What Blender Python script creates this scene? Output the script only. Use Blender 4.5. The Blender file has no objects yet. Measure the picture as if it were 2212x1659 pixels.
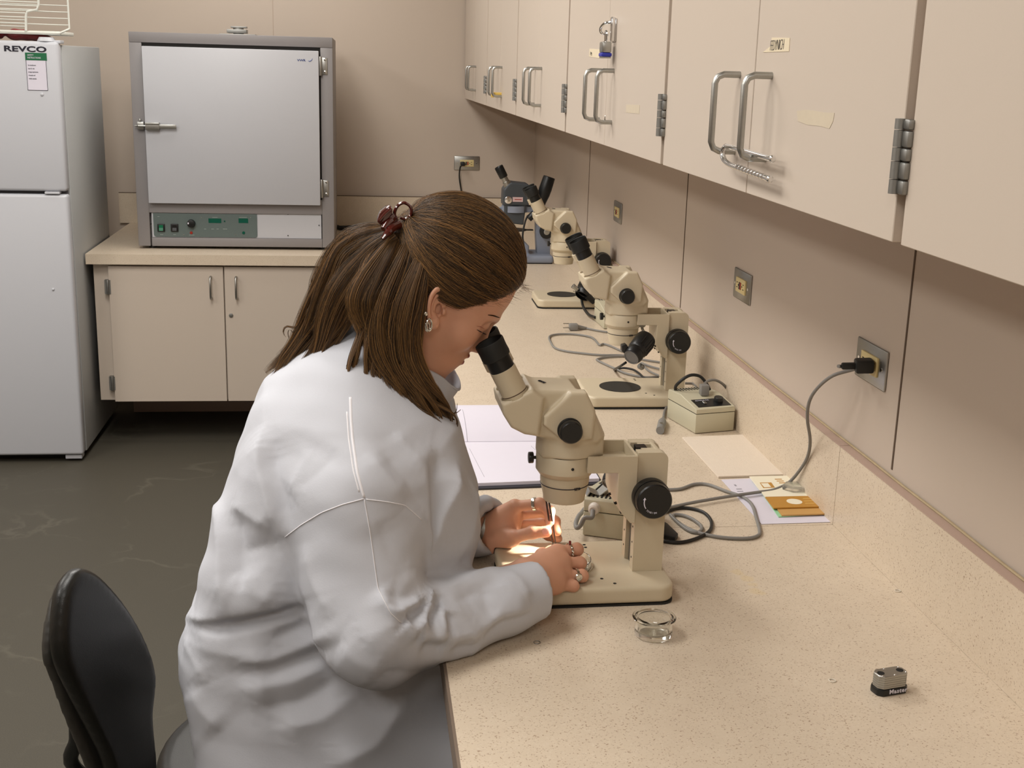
import bpy, bmesh, math, random
import numpy as np
from mathutils import Vector, Matrix
from mathutils.bvhtree import BVHTree
random.seed(7)
SC = bpy.context.scene
COL = SC.collection
# ---------------------------------------------------------------- camera
CAMZ, T, B = 1.60, 0.82, 0.85            # camera height, counter top, microscope foot top
FPX, YAW, PITCH, ROLL = 2650.0, 0.2526*0 + 0.1263, 0.2526, 0.0278
cy, sy, cp, sp = math.cos(YAW), math.sin(YAW), math.cos(PITCH), math.sin(PITCH)
FW = Vector((sy*cp, cy*cp, -sp)); RT0 = Vector((cy, -sy, 0)); UP0 = RT0.cross(FW)
RT = RT0*math.cos(ROLL) + UP0*math.sin(ROLL); UPV = -RT0*math.sin(ROLL) + UP0*math.cos(ROLL)
CAM0 = Vector((0, 0, CAMZ))
cd = bpy.data.cameras.new('camera'); cam = bpy.data.objects.new('camera', cd); COL.objects.link(cam)
cd.sensor_width = 36.0; cd.lens = 36.0*FPX/2212.0; cd.clip_start = .05
m = Matrix((RT, UPV, -FW)).transposed().to_4x4(); m.translation = CAM0
cam.matrix_world = m; SC.camera = cam
def ray(x, y): return FW*FPX + RT*(x-1106.0) - UPV*(y-829.5)
def oz(x, y, z): d = ray(x, y); return CAM0 + d*((z-CAMZ)/d.z)
def ox(x, y, X): d = ray(x, y); return CAM0 + d*(X/d.x)
def oy(x, y, Y): d = ray(x, y); return CAM0 + d*(Y/d.y)
# ---------------------------------------------------------------- world, lamps, exposure
w = bpy.data.worlds.new('room_air'); SC.world = w; w.use_nodes = True
w.node_tree.nodes['Background'].inputs[0].default_value = (1, .95, .88, 1)
w.node_tree.nodes['Background'].inputs[1].default_value = 0.05
SC.view_settings.view_transform = 'Standard'; SC.view_settings.look = 'None'
SC.view_settings.exposure = 0.0; SC.view_settings.gamma = 1.0; SC.view_settings.use_curve_mapping = False
def area(name, loc, sx, sy_, power, col=(1, .965, .92), rot=(0, 0, 0)):
    l = bpy.data.lights.new(name, 'AREA'); l.shape = 'RECTANGLE'; l.size = sx; l.size_y = sy_
    l.energy = power; l.color = col
    o = bpy.data.objects.new(name, l); COL.objects.link(o); o.location = loc; o.rotation_euler = rot
    return o
LAMPS = [(-.75, 1.5, 24), (-.75, 3.3, 34), (-2.3, .6, 31), (-2.3, 2.7, 29), (-.45, 5.1, 15), (-2.4, 4.9, 9), (-.4, -.9, 20)]
for i, (lx, ly, pw) in enumerate(LAMPS):
    area('ceiling_lamp_light', (lx, ly, 2.735), .55, 1.15, pw)
# ---------------------------------------------------------------- materials
def lin(c):
    return tuple(((v/255.0)/12.92 if v/255.0 <= .04045 else ((v/255.0+.055)/1.055)**2.4) for v in c)
def mat(name, rgb, rough=.5, metal=0, noise=0, nscale=200, bump=0, bscale=300, spec=.5, trans=0, ior=1.45, emit=None, es=0, sss=0, coat=0):
    mt = bpy.data.materials.new(name); mt.use_nodes = True
    nt = mt.node_tree; b = nt.nodes['Principled BSDF']
    c = lin(rgb)
    b.inputs['Base Color'].default_value = (*c, 1)
    b.inputs['Roughness'].default_value = rough; b.inputs['Metallic'].default_value = metal
    b.inputs['Specular IOR Level'].default_value = spec; b.inputs['IOR'].default_value = ior
    if trans: b.inputs['Transmission Weight'].default_value = trans
    if coat: b.inputs['Coat Weight'].default_value = coat
    if sss:
        b.inputs['Subsurface Weight'].default_value = sss; b.inputs['Subsurface Radius'].default_value = (.012, .004, .002)
        b.inputs['Subsurface Scale'].default_value = 1.0
    if emit: b.inputs['Emission Color'].default_value = (*lin(emit), 1); b.inputs['Emission Strength'].default_value = es
    tc = nt.nodes.new('ShaderNodeTexCoord')
    if noise:
        n = nt.nodes.new('ShaderNodeTexNoise'); n.inputs['Scale'].default_value = nscale; n.inputs['Detail'].default_value = 3
        nt.links.new(tc.outputs['Object'], n.inputs['Vector'])
        mx = nt.nodes.new('ShaderNodeMix'); mx.data_type = 'RGBA'
        mx.inputs[6].default_value = (*[v*(1-noise) for v in c], 1); mx.inputs[7].default_value = (*[min(1, v*(1+noise)) for v in c], 1)
        nt.links.new(n.outputs['Fac'], mx.inputs[0]); nt.links.new(mx.outputs[2], b.inputs['Base Color'])
    if bump:
        n2 = nt.nodes.new('ShaderNodeTexNoise'); n2.inputs['Scale'].default_value = bscale; n2.inputs['Detail'].default_value = 4
        nt.links.new(tc.outputs['Object'], n2.inputs['Vector'])
        bp = nt.nodes.new('ShaderNodeBump'); bp.inputs['Strength'].default_value = bump; bp.inputs['Distance'].default_value = .002
        nt.links.new(n2.outputs['Fac'], bp.inputs['Height']); nt.links.new(bp.outputs['Normal'], b.inputs['Normal'])
    return mt
def speckle(name, base, dark, light, rough=.35):
    mt = mat(name, base, rough, spec=.45); nt = mt.node_tree; b = nt.nodes['Principled BSDF']
    tc = nt.nodes.new('ShaderNodeTexCoord'); cur = None
    for sc_, colr, lo, hi, amt in ((380, dark, .60, .71, .8), (240, light, .56, .72, .35), (26, dark, .3, .9, .10)):
        n = nt.nodes.new('ShaderNodeTexNoise'); n.inputs['Scale'].default_value = sc_; n.inputs['Detail'].default_value = 2
        nt.links.new(tc.outputs['Object'], n.inputs['Vector'])
        mr = nt.nodes.new('ShaderNodeMapRange'); mr.inputs['From Min'].default_value = lo; mr.inputs['From Max'].default_value = hi
        mr.inputs['To Max'].default_value = amt
        nt.links.new(n.outputs['Fac'], mr.inputs['Value'])
        mx = nt.nodes.new('ShaderNodeMix'); mx.data_type = 'RGBA'
        nt.links.new(mr.outputs[0], mx.inputs[0])
        if cur is None: mx.inputs[6].default_value = (*lin(base), 1)
        else: nt.links.new(cur, mx.inputs[6])
        mx.inputs[7].default_value = (*lin(colr), 1); cur = mx.outputs[2]
    nt.links.new(cur, b.inputs['Base Color'])
    return mt
M = {}
M['wall'] = mat('wall_laminate', (190, 176, 162), .55, noise=.035, nscale=900, bump=.05, bscale=900)
M['seam'] = mat('panel_joint', (92, 76, 62), .8)
M['cab'] = mat('cabinet_laminate', (199, 186, 172), .42, noise=.03, nscale=700, spec=.45)
M['cabside'] = mat('cabinet_frame', (176, 152, 138), .5, noise=.03, nscale=300)
M['counter'] = speckle('speckled_laminate', (210, 195, 174), (140, 112, 88), (224, 212, 196))
M['cedge'] = mat('counter_edge', (120, 105, 92), .5, noise=.05)
M['ceil'] = mat('ceiling_tile', (225, 222, 214), .9, noise=.05, nscale=60)
M['white'] = mat('white_enamel', (193, 195, 201), .38, noise=.015, nscale=500, bump=.06, bscale=700)
M['fridgeside'] = mat('grey_enamel', (176, 178, 178), .45, noise=.02, nscale=400, bump=.06, bscale=600)
M['gasket'] = mat('grey_gasket', (120, 120, 126), .7)
M['ovengrey'] = mat('hammered_grey_paint', (134, 130, 130), .45, noise=.06, nscale=350, bump=.12, bscale=500)
M['ovenwhite'] = mat('pale_oven_paint', (184, 185, 190), .4, noise=.02, nscale=400, bump=.08, bscale=600)
M['steel'] = mat('brushed_steel', (172, 172, 168), .34, 1, noise=.06, nscale=250)
M['steeldull'] = mat('dull_steel', (150, 150, 147), .48, 1, noise=.08, nscale=180)
M['chrome'] = mat('chrome', (225, 225, 225), .12, 1)
M['black'] = mat('black_plastic', (22, 23, 23), .35, noise=.1, nscale=200)
M['rubber'] = mat('black_rubber', (26, 27, 26), .55, noise=.1, nscale=300)
M['beige'] = mat('microscope_paint', (203, 190, 164), .38, noise=.02, nscale=500, bump=.04, bscale=1500)
M['beige2'] = mat('power_box_plastic', (190, 184, 160), .5, noise=.03, nscale=500, bump=.1, bscale=900)
M['panelgrey'] = mat('grey_panel_print', (92, 104, 102), .45, noise=.03)
M['green'] = mat('green_switch', (12, 105, 72), .35)
M['display'] = mat('green_display', (10, 82, 66), .2)
M['darkgap'] = mat('dark_gap', (26, 24, 22), .9)
M['glass'] = mat('clear_glass', (250, 252, 250), .02, trans=1, ior=1.47)
M['ivory'] = mat('ivory_plastic', (214, 196, 142), .45)
M['red'] = mat('red_plastic', (150, 40, 25), .4)
M['ink'] = mat('black_ink', (22, 20, 36), .5)
M['paper'] = mat('white_paper', (216, 212, 224), .75, noise=.01, nscale=50)
M['cordgrey'] = mat('grey_cord', (128, 126, 122), .5)
M['cordblack'] = mat('black_cord', (28, 28, 27), .5)
M['labelgreen'] = mat('green_print', (15, 98, 60), .5)
# ---------------------------------------------------------------- mesh helpers
WM = {}
class MB:
    def __init__(s): s.bm = bmesh.new()
    def _add(s, bm2, mtx=None):
        if mtx is not None: bmesh.ops.transform(bm2, matrix=mtx, verts=bm2.verts)
        me = bpy.data.meshes.new('t'); bm2.to_mesh(me); bm2.free(); s.bm.from_mesh(me); bpy.data.meshes.remove(me)
        return s
    def box(s, x0, x1, y0, y1, z0, z1, bev=0, seg=2, mtx=None):
        b = bmesh.new(); bmesh.ops.create_cube(b, size=1)
        for v in b.verts: v.co = Vector(((x0+x1)/2+v.co.x*(x1-x0), (y0+y1)/2+v.co.y*(y1-y0), (z0+z1)/2+v.co.z*(z1-z0)))
        if bev: bmesh.ops.bevel(b, geom=list(b.edges), offset=bev, segments=seg, profile=.5, affect='EDGES')
        return s._add(b, mtx)
    def prism(s, pts, axis, a0, a1, bev=0, seg=2, mtx=None, only=None):
        # polygon pts in the two other axes, extruded on axis from a0 to a1
        b = bmesh.new()
        def mk(p, a):
            return {0: (a, p[0], p[1]), 1: (p[0], a, p[1]), 2: (p[0], p[1], a)}[axis]
        A = [b.verts.new(mk(p, a0)) for p in pts]; C = [b.verts.new(mk(p, a1)) for p in pts]
        b.faces.new(A); b.faces.new(C)
        n = len(pts)
        for i in range(n): b.faces.new((A[i], A[(i+1) % n], C[(i+1) % n], C[i]))
        bmesh.ops.recalc_face_normals(b, faces=b.faces)
        if bev: bmesh.ops.bevel(b, geom=list(b.edges), offset=bev, segments=seg, profile=.5, affect='EDGES')
        return s._add(b, mtx)
    def cyl(s, p0, p1, r0, r1=None, n=32, bev=0, caps=True):
        r1 = r0 if r1 is None else r1
        p0, p1 = Vector(p0), Vector(p1); d = p1-p0; L = d.length
        prof = [(r0, 0), (r1, L)]
        if bev: prof = [(r0-bev, 0), (r0-bev*.3, bev*.3), (r0, bev), (r1, L-bev), (r1-bev*.3, L-bev*.3), (r1-bev, L)]
        return s.lathe(prof, p0, d, n, caps)
    def lathe(s, prof, origin, axis, n=40, caps=True):
        b = bmesh.new(); q = Vector(axis).to_track_quat('Z', 'Y'); o = Vector(origin); rings = []
        for r, z in prof:
            if r < 1e-6: rings.append([b.verts.new(o+q@Vector((0, 0, z)))])
            else: rings.append([b.verts.new(o+q@Vector((r*math.cos(2*math.pi*i/n), r*math.sin(2*math.pi*i/n), z))) for i in range(n)])
        for A, C in zip(rings, rings[1:]):
            for i in range(n):
                j = (i+1) % n
                if len(A) == 1 and len(C) == 1: continue
                if len(A) == 1: b.faces.new((A[0], C[i], C[j]))
                elif len(C) == 1: b.faces.new((A[i], A[j], C[0]))
                else: b.faces.new((A[i], A[j], C[j], C[i]))
        if caps:
            if len(rings[0]) > 1: b.faces.new(rings[0][::-1])
            if len(rings[-1]) > 1: b.faces.new(rings[-1])
        bmesh.ops.recalc_face_normals(b, faces=b.faces)
        return s._add(b)
    def tube(s, pts, r, n=10, smooth=4, flat=1.0, close=False):
        P = catmull(pts, smooth, close) if smooth > 1 else [Vector(p) for p in pts]
        b = bmesh.new(); rings = []; N = len(P); up = Vector((0, 0, 1)); prev = None
        rr = r if hasattr(r, '__len__') else None
        for i, p in enumerate(P):
            a = P[(i-1) % N] if (i > 0 or close) else P[i]; c = P[(i+1) % N] if (i < N-1 or close) else P[i]
            t = (c-a).normalized()
            if prev is None:
                ref = up if abs(t.z) < .9 else Vector((1, 0, 0)); u = t.cross(ref).normalized()
            else:
                u = (prev - t*prev.dot(t)).normalized()
            prev = u; v = t.cross(u)
            ri = r if rr is None else np.interp(i/(N-1)*(len(rr)-1), range(len(rr)), rr)
            rings.append([b.verts.new(p+u*(ri*math.cos(2*math.pi*k/n))+v*(ri*flat*math.sin(2*math.pi*k/n))) for k in range(n)])
        pairs = list(zip(rings, rings[1:])) + ([(rings[-1], rings[0])] if close else [])
        for A, C in pairs:
            for k in range(n): b.faces.new((A[k], A[(k+1) % n], C[(k+1) % n], C[k]))
        if not close: b.faces.new(rings[0][::-1]); b.faces.new(rings[-1])
        bmesh.ops.recalc_face_normals(b, faces=b.faces)
        return s._add(b)
    def quad(s, a, b_, c, d):
        vs = [s.bm.verts.new(Vector(p)) for p in (a, b_, c, d)]; s.bm.faces.new(vs); return s
    def build(s, name, material, parent=None, world=False, smooth=35):
        me = bpy.data.meshes.new(name); s.bm.to_mesh(me); s.bm.free()
        return finish(me, name, material, parent, world, smooth)
def finish(me, name, material, parent=None, world=False, smooth=35):
    for mt in (material if isinstance(material, (list, tuple)) else [material]): me.materials.append(mt)
    if smooth:
        me.shade_smooth()
        if smooth < 180: me.set_sharp_from_angle(angle=math.radians(smooth))
    o = bpy.data.objects.new(name, me); COL.objects.link(o)
    if parent is not None:
        o.parent = parent
        W = WM.get(parent.name, Matrix.Identity(4))
        if world: me.transform(W.inverted())
        WM[o.name] = W if o.location.length == 0 else W
    return o
def catmull(pts, k, close=False):
    P = [Vector(p) for p in pts]; N = len(P); out = []
    rng = range(N) if close else range(N-1)
    for i in rng:
        p0 = P[(i-1) % N] if (close or i > 0) else P[0]*2-P[1]; p1 = P[i]; p2 = P[(i+1) % N]
        p3 = P[(i+2) % N] if (close or i+2 < N) else P[-1]*2-P[-2]
        for j in range(k):
            t = j/k
            out.append(.5*((2*p1)+(-p0+p2)*t+(2*p0-5*p1+4*p2-p3)*t*t+(-p0+3*p1-3*p2+p3)*t**3))
    if not close: out.append(P[-1])
    return out
def tag(o, label=None, cat=None, group=None, kind=None):
    for k, v in (('label', label), ('category', cat), ('group', group), ('kind', kind)):
        if v: o[k] = v
    return o
def thing(name, label, cat, loc=(0, 0, 0), rz=0, group=None):
    o = bpy.data.objects.new(name, None); COL.objects.link(o); o.empty_display_size = .05
    o.location = loc; o.rotation_euler = (0, 0, rz)
    WM[o.name] = Matrix.Translation(Vector(loc)) @ Matrix.Rotation(rz, 4, 'Z')
    return tag(o, label, cat, group)
def struct(o): o['kind'] = 'structure'; return o
def copy_tree(o, parent=None, mtx=None):
    c = o.copy(); COL.objects.link(c)
    if parent is not None: c.parent = parent
    for ch in [q for q in bpy.data.objects if q.parent == o]: copy_tree(ch, c)
    return c
def text(name, body, size, material, parent, mtx, sx=1.0, ext=.0004, bold=0, align='LEFT', world=True, space=1.0):
    cu = bpy.data.curves.new(name, 'FONT'); cu.body = body; cu.size = size; cu.extrude = ext; cu.offset = bold
    cu.align_x = align; cu.align_y = 'BOTTOM_BASELINE'; cu.resolution_u = 3; cu.space_character = space
    tmp = bpy.data.objects.new('tmp_text', cu); COL.objects.link(tmp)
    dg = bpy.context.evaluated_depsgraph_get(); dg.update()
    me = bpy.data.meshes.new_from_object(tmp.evaluated_get(dg)); bpy.data.objects.remove(tmp); bpy.data.curves.remove(cu)
    me.transform(mtx @ Matrix.Diagonal((sx, 1, 1, 1)))
    me.name = name; me.materials.clear()
    return finish(me, name, material, parent, world, 0)
def frame_m(o, xdir, ydir):
    x = Vector(xdir).normalized(); y = Vector(ydir); y = (y-x*y.dot(x)).normalized(); z = x.cross(y)
    mm = Matrix((x, y, z)).transposed().to_4x4(); mm.translation = Vector(o); return mm
# ---------------------------------------------------------------- distance fields and surface nets
def grid(lo, hi, h):
    ax = [np.arange(lo[i], hi[i]+h, h, dtype=np.float32) for i in range(3)]
    return np.meshgrid(*ax, indexing='ij', sparse=True), np.array(lo, np.float32), h
def smin(a, b, k):
    hh = np.clip(.5+.5*(b-a)/k, 0, 1); return b*(1-hh)+a*hh-k*hh*(1-hh)
def smax(a, b, k): return -smin(-a, -b, k)
def sd_ell(G, c, r, Rm=None):
    p = [G[i]-c[i] for i in range(3)]
    if Rm is not None: p = [sum(p[j]*float(Rm[j][i]) for j in range(3)) for i in range(3)]
    q = np.sqrt(sum((p[i]/r[i])**2 for i in range(3))); g = np.sqrt(sum((p[i]/r[i]**2)**2 for i in range(3)))+1e-9
    return q*(q-1)/g
def sd_cap(G, a, b, ra, rb=None):
    rb = ra if rb is None else rb
    a = np.array(a, float); b = np.array(b, float); d = b-a; L2 = float(d@d)+1e-12
    t = np.clip(sum((G[i]-a[i])*d[i] for i in range(3))/L2, 0, 1)
    return np.sqrt(sum((G[i]-a[i]-t*d[i])**2 for i in range(3)))-(ra+(rb-ra)*t)
def sd_ecap(G, a, b, ra, rb, ax, fl):
    # capsule squashed along direction ax by factor fl (<1 thinner)
    a = np.array(a, float); b = np.array(b, float); d = b-a; L2 = float(d@d)+1e-12; n = np.array(ax, float); n /= np.linalg.norm(n)
    t = np.clip(sum((G[i]-a[i])*d[i] for i in range(3))/L2, 0, 1)
    p = [G[i]-a[i]-t*d[i] for i in range(3)]; s = sum(p[i]*n[i] for i in range(3))
    q = np.sqrt(np.maximum(sum(v*v for v in p)-s*s, 0)+(s/fl)**2)
    return (q-(ra+(rb-ra)*t))*(.5+.5*fl)
def sd_box(G, c, hs, r=0, Rm=None):
    p = [G[i]-c[i] for i in range(3)]
    if Rm is not None: p = [sum(p[j]*float(Rm[j][i]) for j in range(3)) for i in range(3)]
    q = [np.abs(p[i])-(hs[i]-r) for i in range(3)]
    return np.sqrt(sum(np.maximum(v, 0)**2 for v in q))+np.minimum(np.maximum(np.maximum(q[0], q[1]), q[2]), 0)-r
def sd_poly(px, pz, pts):
    P = np.array(pts, float); n = len(P); d = None; s = None
    sh = np.broadcast(px, pz).shape
    d = np.full(sh, 1e9, np.float32); s = np.ones(sh, np.float32)
    for i in range(n):
        a = P[i]; b = P[i-1]; e = b-a; wx = px-a[0]; wz = pz-a[1]
        t = np.clip((wx*e[0]+wz*e[1])/(e@e), 0, 1); d = np.minimum(d, (wx-e[0]*t)**2+(wz-e[1]*t)**2)
        c1 = pz >= a[1]; c2 = pz < b[1]; c3 = e[0]*wz > e[1]*wx
        flip = (c1 & c2 & c3) | (~c1 & ~c2 & ~c3); s = np.where(flip, -s, s)
    return s*np.sqrt(d)
def sd_extr(G, pts, y0, y1, r=0):
    d2 = sd_poly(G[0], G[2], pts)+r; dy = np.abs(G[1]-(y0+y1)/2)-((y1-y0)/2-r)
    return np.minimum(np.maximum(d2, dy), 0)+np.sqrt(np.maximum(d2, 0)**2+np.maximum(dy, 0)**2)-r
def sd_cyl(G, a, b, ra, rb=None, r=0):
    rb = ra if rb is None else rb
    a = np.array(a, float); b = np.array(b, float); d = b-a; L = np.linalg.norm(d); d /= L
    t = sum((G[i]-a[i])*d[i] for i in range(3)); q = np.sqrt(np.maximum(sum((G[i]-a[i])**2 for i in range(3))-t*t, 0))
    rad = ra+(rb-ra)*np.clip(t/L, 0, 1); dx = q-rad+r; dz = np.abs(t-L/2)-L/2+r
    return np.minimum(np.maximum(dx, dz), 0)+np.sqrt(np.maximum(dx, 0)**2+np.maximum(dz, 0)**2)-r
def nets(F, lo, h, smooth=1):
    F = np.ascontiguousarray(F, dtype=np.float32); s = F < 0; nx, ny, nz = F.shape
    c = [s[i:nx-1+i, j:ny-1+j, k:nz-1+k] for i in (0, 1) for j in (0, 1) for k in (0, 1)]
    cnt = sum(q.astype(np.int8) for q in c); act = (cnt > 0) & (cnt < 8)
    idx = np.argwhere(act); vid = -np.ones(act.shape, np.int64); vid[tuple(idx.T)] = np.arange(len(idx))
    acc = np.zeros((len(idx), 3)); num = np.zeros(len(idx))
    I = idx.T
    corners = [(i, j, k) for i in (0, 1) for j in (0, 1) for k in (0, 1)]
    for a in corners:
        for ax in range(3):
            if a[ax]: continue
            b = list(a); b[ax] = 1
            fa = F[I[0]+a[0], I[1]+a[1], I[2]+a[2]]; fb = F[I[0]+b[0], I[1]+b[1], I[2]+b[2]]
            m_ = (fa < 0) != (fb < 0); t = np.where(m_, fa/np.where(m_, fa-fb, 1), 0)
            p = np.tile(np.array(a, float), (len(idx), 1)); p[:, ax] += t
            acc += p*m_[:, None]; num += m_
    V = (idx+acc/np.maximum(num, 1)[:, None])*h+lo
    faces = []
    for ax in range(3):
        o1, o2 = [(1, 2), (2, 0), (0, 1)][ax]
        sl0 = [slice(None)]*3; sl1 = [slice(None)]*3; sl0[ax] = slice(0, -1); sl1[ax] = slice(1, None)
        A = s[tuple(sl0)]; Bq = s[tuple(sl1)]; E = np.argwhere(A != Bq)
        E = E[(E[:, o1] > 0) & (E[:, o2] > 0) & (E[:, o1] < F.shape[o1]-1) & (E[:, o2] < F.shape[o2]-1)]
        if len(E) == 0: continue
        ins = A[tuple(E.T)]
        def g(d1, d2):
            q = E.copy(); q[:, o1] -= d1; q[:, o2] -= d2; return vid[tuple(q.T)]
        q = np.stack([g(1, 1), g(0, 1), g(0, 0), g(1, 0)], 1)
        q[~ins] = q[~ins][:, ::-1]
        faces.append(q[(q >= 0).all(1)])
    Fc = np.concatenate(faces)
    for _ in range(smooth):
        V = lap(V, Fc, .5)
    return V, Fc
def lap(V, Fc, a):
    S = np.zeros_like(V); n = np.zeros(len(V))
    k = Fc.shape[1]
    for i in range(k):
        p, q = Fc[:, i], Fc[:, (i+1) % k]
        np.add.at(S, p, V[q]); np.add.at(S, q, V[p]); np.add.at(n, p, 1); np.add.at(n, q, 1)
    return V*(1-a)+a*S/np.maximum(n, 1)[:, None]
def vnormals(V, Fc):
    n = np.cross(V[Fc[:, 2]]-V[Fc[:, 0]], V[Fc[:, 3]]-V[Fc[:, 1]]) if Fc.shape[1] == 4 else np.cross(V[Fc[:, 1]]-V[Fc[:, 0]], V[Fc[:, 2]]-V[Fc[:, 0]])
    N = np.zeros_like(V)
    for i in range(Fc.shape[1]): np.add.at(N, Fc[:, i], n)
    return N/(np.linalg.norm(N, axis=1)[:, None]+1e-12)
def mesh_np(name, V, Fc, material, parent=None, world=False, smooth=180):
    me = bpy.data.meshes.new(name); k = Fc.shape[1]
    me.vertices.add(len(V)); me.vertices.foreach_set('co', V.astype(np.float32).ravel())
    me.loops.add(Fc.size); me.loops.foreach_set('vertex_index', Fc.astype(np.int32).ravel())
    me.polygons.add(len(Fc)); me.polygons.foreach_set('loop_start', np.arange(0, Fc.size, k, dtype=np.int32))
    me.update(calc_edges=True); me.validate()
    return finish(me, name, material, parent, world, smooth)
def sdf_obj(name, fn, lo, hi, h, material, parent=None, world=False, smooth=1, sharp=180):
    G, l, h = grid(lo, hi, h); V, Fc = nets(fn(G), l, h, smooth)
    return mesh_np(name, V, Fc, material, parent, world, sharp)
# ================================================================ ROOM
WX, WY, CX = 0.861, 6.14, 0.505        # right wall, back wall, face of the upper cabinets
def room():
    m = MB().box(-3.4, WX+.12, -2.2, WY+.12, -.1, 0); struct(m.build('floor', M['floor']))
    m = MB().box(-3.4, WX+.12, -2.2, WY+.12, 2.75, 2.85); struct(m.build('ceiling', M['ceil']))
    # right wall made of laminate panels with thin joints
    o = MB().box(WX, WX+.12, -2.2, WY+.12, 0, 2.75).build('wall_right', M['wall']); struct(o)
    s = MB()
    for y in (.43, 1.818, 3.198, 4.63): s.box(WX-.0012, WX+.002, y-.0022, y+.0022, .98, 2.7)
    s.build('panel_joint', M['seam'], o)
    o = MB().box(-3.4, WX, WY, WY+.12, 0, 2.75).build('wall_back', M['wall']); struct(o)
    s = MB(); s.box(-.4085, -.4060, WY-.0012, WY+.002, .99, 2.7); s.build('panel_joint', mat('faint_joint', (176, 158, 142), .7), o)
    struct(MB().box(-3.5, -3.4, -2.2, WY+.12, 0, 2.75).build('wall_left', M['wall']))
    struct(MB().box(-3.4, WX+.12, -2.3, -2.2, 0, 2.75).build('wall_front', M['wall']))
M['floor'] = mat('dark_speckled_vinyl', (73, 69, 60), .55, noise=.3, nscale=330, spec=.35)
nt = M['floor'].node_tree; b_ = nt.nodes['Principled BSDF']
def floor_scuffs():
    tc = nt.nodes.new('ShaderNodeTexCoord'); n = nt.nodes.new('ShaderNodeTexNoise'); n.inputs['Scale'].default_value = 2.2
    n.inputs['Detail'].default_value = 5; n.inputs['Distortion'].default_value = .35
    nt.links.new(tc.outputs['Object'], n.inputs['Vector'])
    r = nt.nodes.new('ShaderNodeValToRGB'); e = r.color_ramp.elements
    e[0].position = .50; e[0].color = (0, 0, 0, 1); e[1].position = .515; e[1].color = (1, 1, 1, 1)
    x = r.color_ramp.elements.new(.53); x.color = (0, 0, 0, 1)
    nt.links.new(n.outputs['Fac'], r.inputs['Fac'])
    mu = nt.nodes.new('ShaderNodeMath'); mu.operation = 'MULTIPLY'; mu.inputs[1].default_value = .06
    n3 = nt.nodes.new('ShaderNodeTexNoise'); n3.inputs['Scale'].default_value = 2.1
    nt.links.new(tc.outputs['Object'], n3.inputs['Vector'])
    mr = nt.nodes.new('ShaderNodeMapRange'); mr.inputs['From Min'].default_value = .48; mr.inputs['From Max'].default_value = .62
    nt.links.new(n3.outputs['Fac'], mr.inputs['Value'])
    m2 = nt.nodes.new('ShaderNodeMath'); m2.operation = 'MULTIPLY'
    nt.links.new(r.outputs['Color'], mu.inputs[0]); nt.links.new(mu.outputs[0], m2.inputs[0]); nt.links.new(mr.outputs[0], m2.inputs[1])
    src = b_.inputs['Base Color'].links[0].from_socket
    mx = nt.nodes.new('ShaderNodeMix'); mx.data_type = 'RGBA'; nt.links.new(m2.outputs[0], mx.inputs[0]); nt.links.new(src, mx.inputs[6])
    mx.inputs[7].default_value = (*lin((190, 185, 165)), 1); nt.links.new(mx.outputs[2], b_.inputs['Base Color'])
floor_scuffs()
room()
M['diffuser'] = mat('lit_diffuser', (240, 238, 230), .6, emit=(255, 250, 240), es=1.5)
def ceiling_lights():
    first = None
    for lx, ly, pw in LAMPS:
        t = thing('ceiling_light', 'recessed fluorescent ceiling panel above the laboratory aisle', 'ceiling light', (lx, ly, 2.75), 0, 'ceiling panels over the room')
        f = MB()
        for a in ((-.33, -.3, -.63, .63), (.3, .33, -.63, .63), (-.3, .3, -.63, -.6), (-.3, .3, .6, .63)): f.box(*a, -.012, .001)
        f.build('frame', M['white'], t)
        MB().box(-.3, .3, -.6, .6, -.004, .001).build('diffuser', M['diffuser'], t)
ceiling_lights()
# ---------------------------------------------------------------- worktops
def stains():
    # two dried yellow drips on the front worktop
    mt = M['counter'].copy(); mt.name = 'speckled_laminate_stained'; nt = mt.node_tree; b = nt.nodes['Principled BSDF']; src = b.inputs['Base Color'].links[0].from_socket
    tc = nt.nodes.new('ShaderNodeTexCoord'); n = nt.nodes.new('ShaderNodeTexNoise'); n.inputs['Scale'].default_value = 60; nt.links.new(tc.outputs['Object'], n.inputs['Vector'])
    acc = None
    for px, py, r in ((1590, 1236, .011), (1615, 1250, .012), (1625, 1263, .008), (1636, 1277, .012), (1648, 1280, .009)):
        p = oz(px, py, T)-Vector((.108, -1.0, 0)); d = nt.nodes.new('ShaderNodeVectorMath'); d.operation = 'DISTANCE'; d.inputs[1].default_value = p; nt.links.new(tc.outputs['Object'], d.inputs[0])
        a = nt.nodes.new('ShaderNodeMath'); a.operation = 'MULTIPLY_ADD'; a.inputs[1].default_value = .022; nt.links.new(n.outputs['Fac'], a.inputs[0]); nt.links.new(d.outputs['Value'], a.inputs[2])
        m = nt.nodes.new('ShaderNodeMapRange'); m.inputs['From Min'].default_value = r+.012; m.inputs['From Max'].default_value = r+.008; m.inputs['To Max'].default_value = .22; nt.links.new(a.outputs[0], m.inputs['Value'])
        if acc is None: acc = m.outputs[0]
        else:
            q = nt.nodes.new('ShaderNodeMath'); q.operation = 'MAXIMUM'; nt.links.new(acc, q.inputs[0]); nt.links.new(m.outputs[0], q.inputs[1]); acc = q.outputs[0]
    x = nt.nodes.new('ShaderNodeMix'); x.data_type = 'RGBA'; nt.links.new(acc, x.inputs[0]); nt.links.new(src, x.inputs[6]); x.inputs[7].default_value = (*lin((214, 186, 110)), 1)
    nt.links.new(x.outputs[2], b.inputs['Base Color']); return mt
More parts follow.
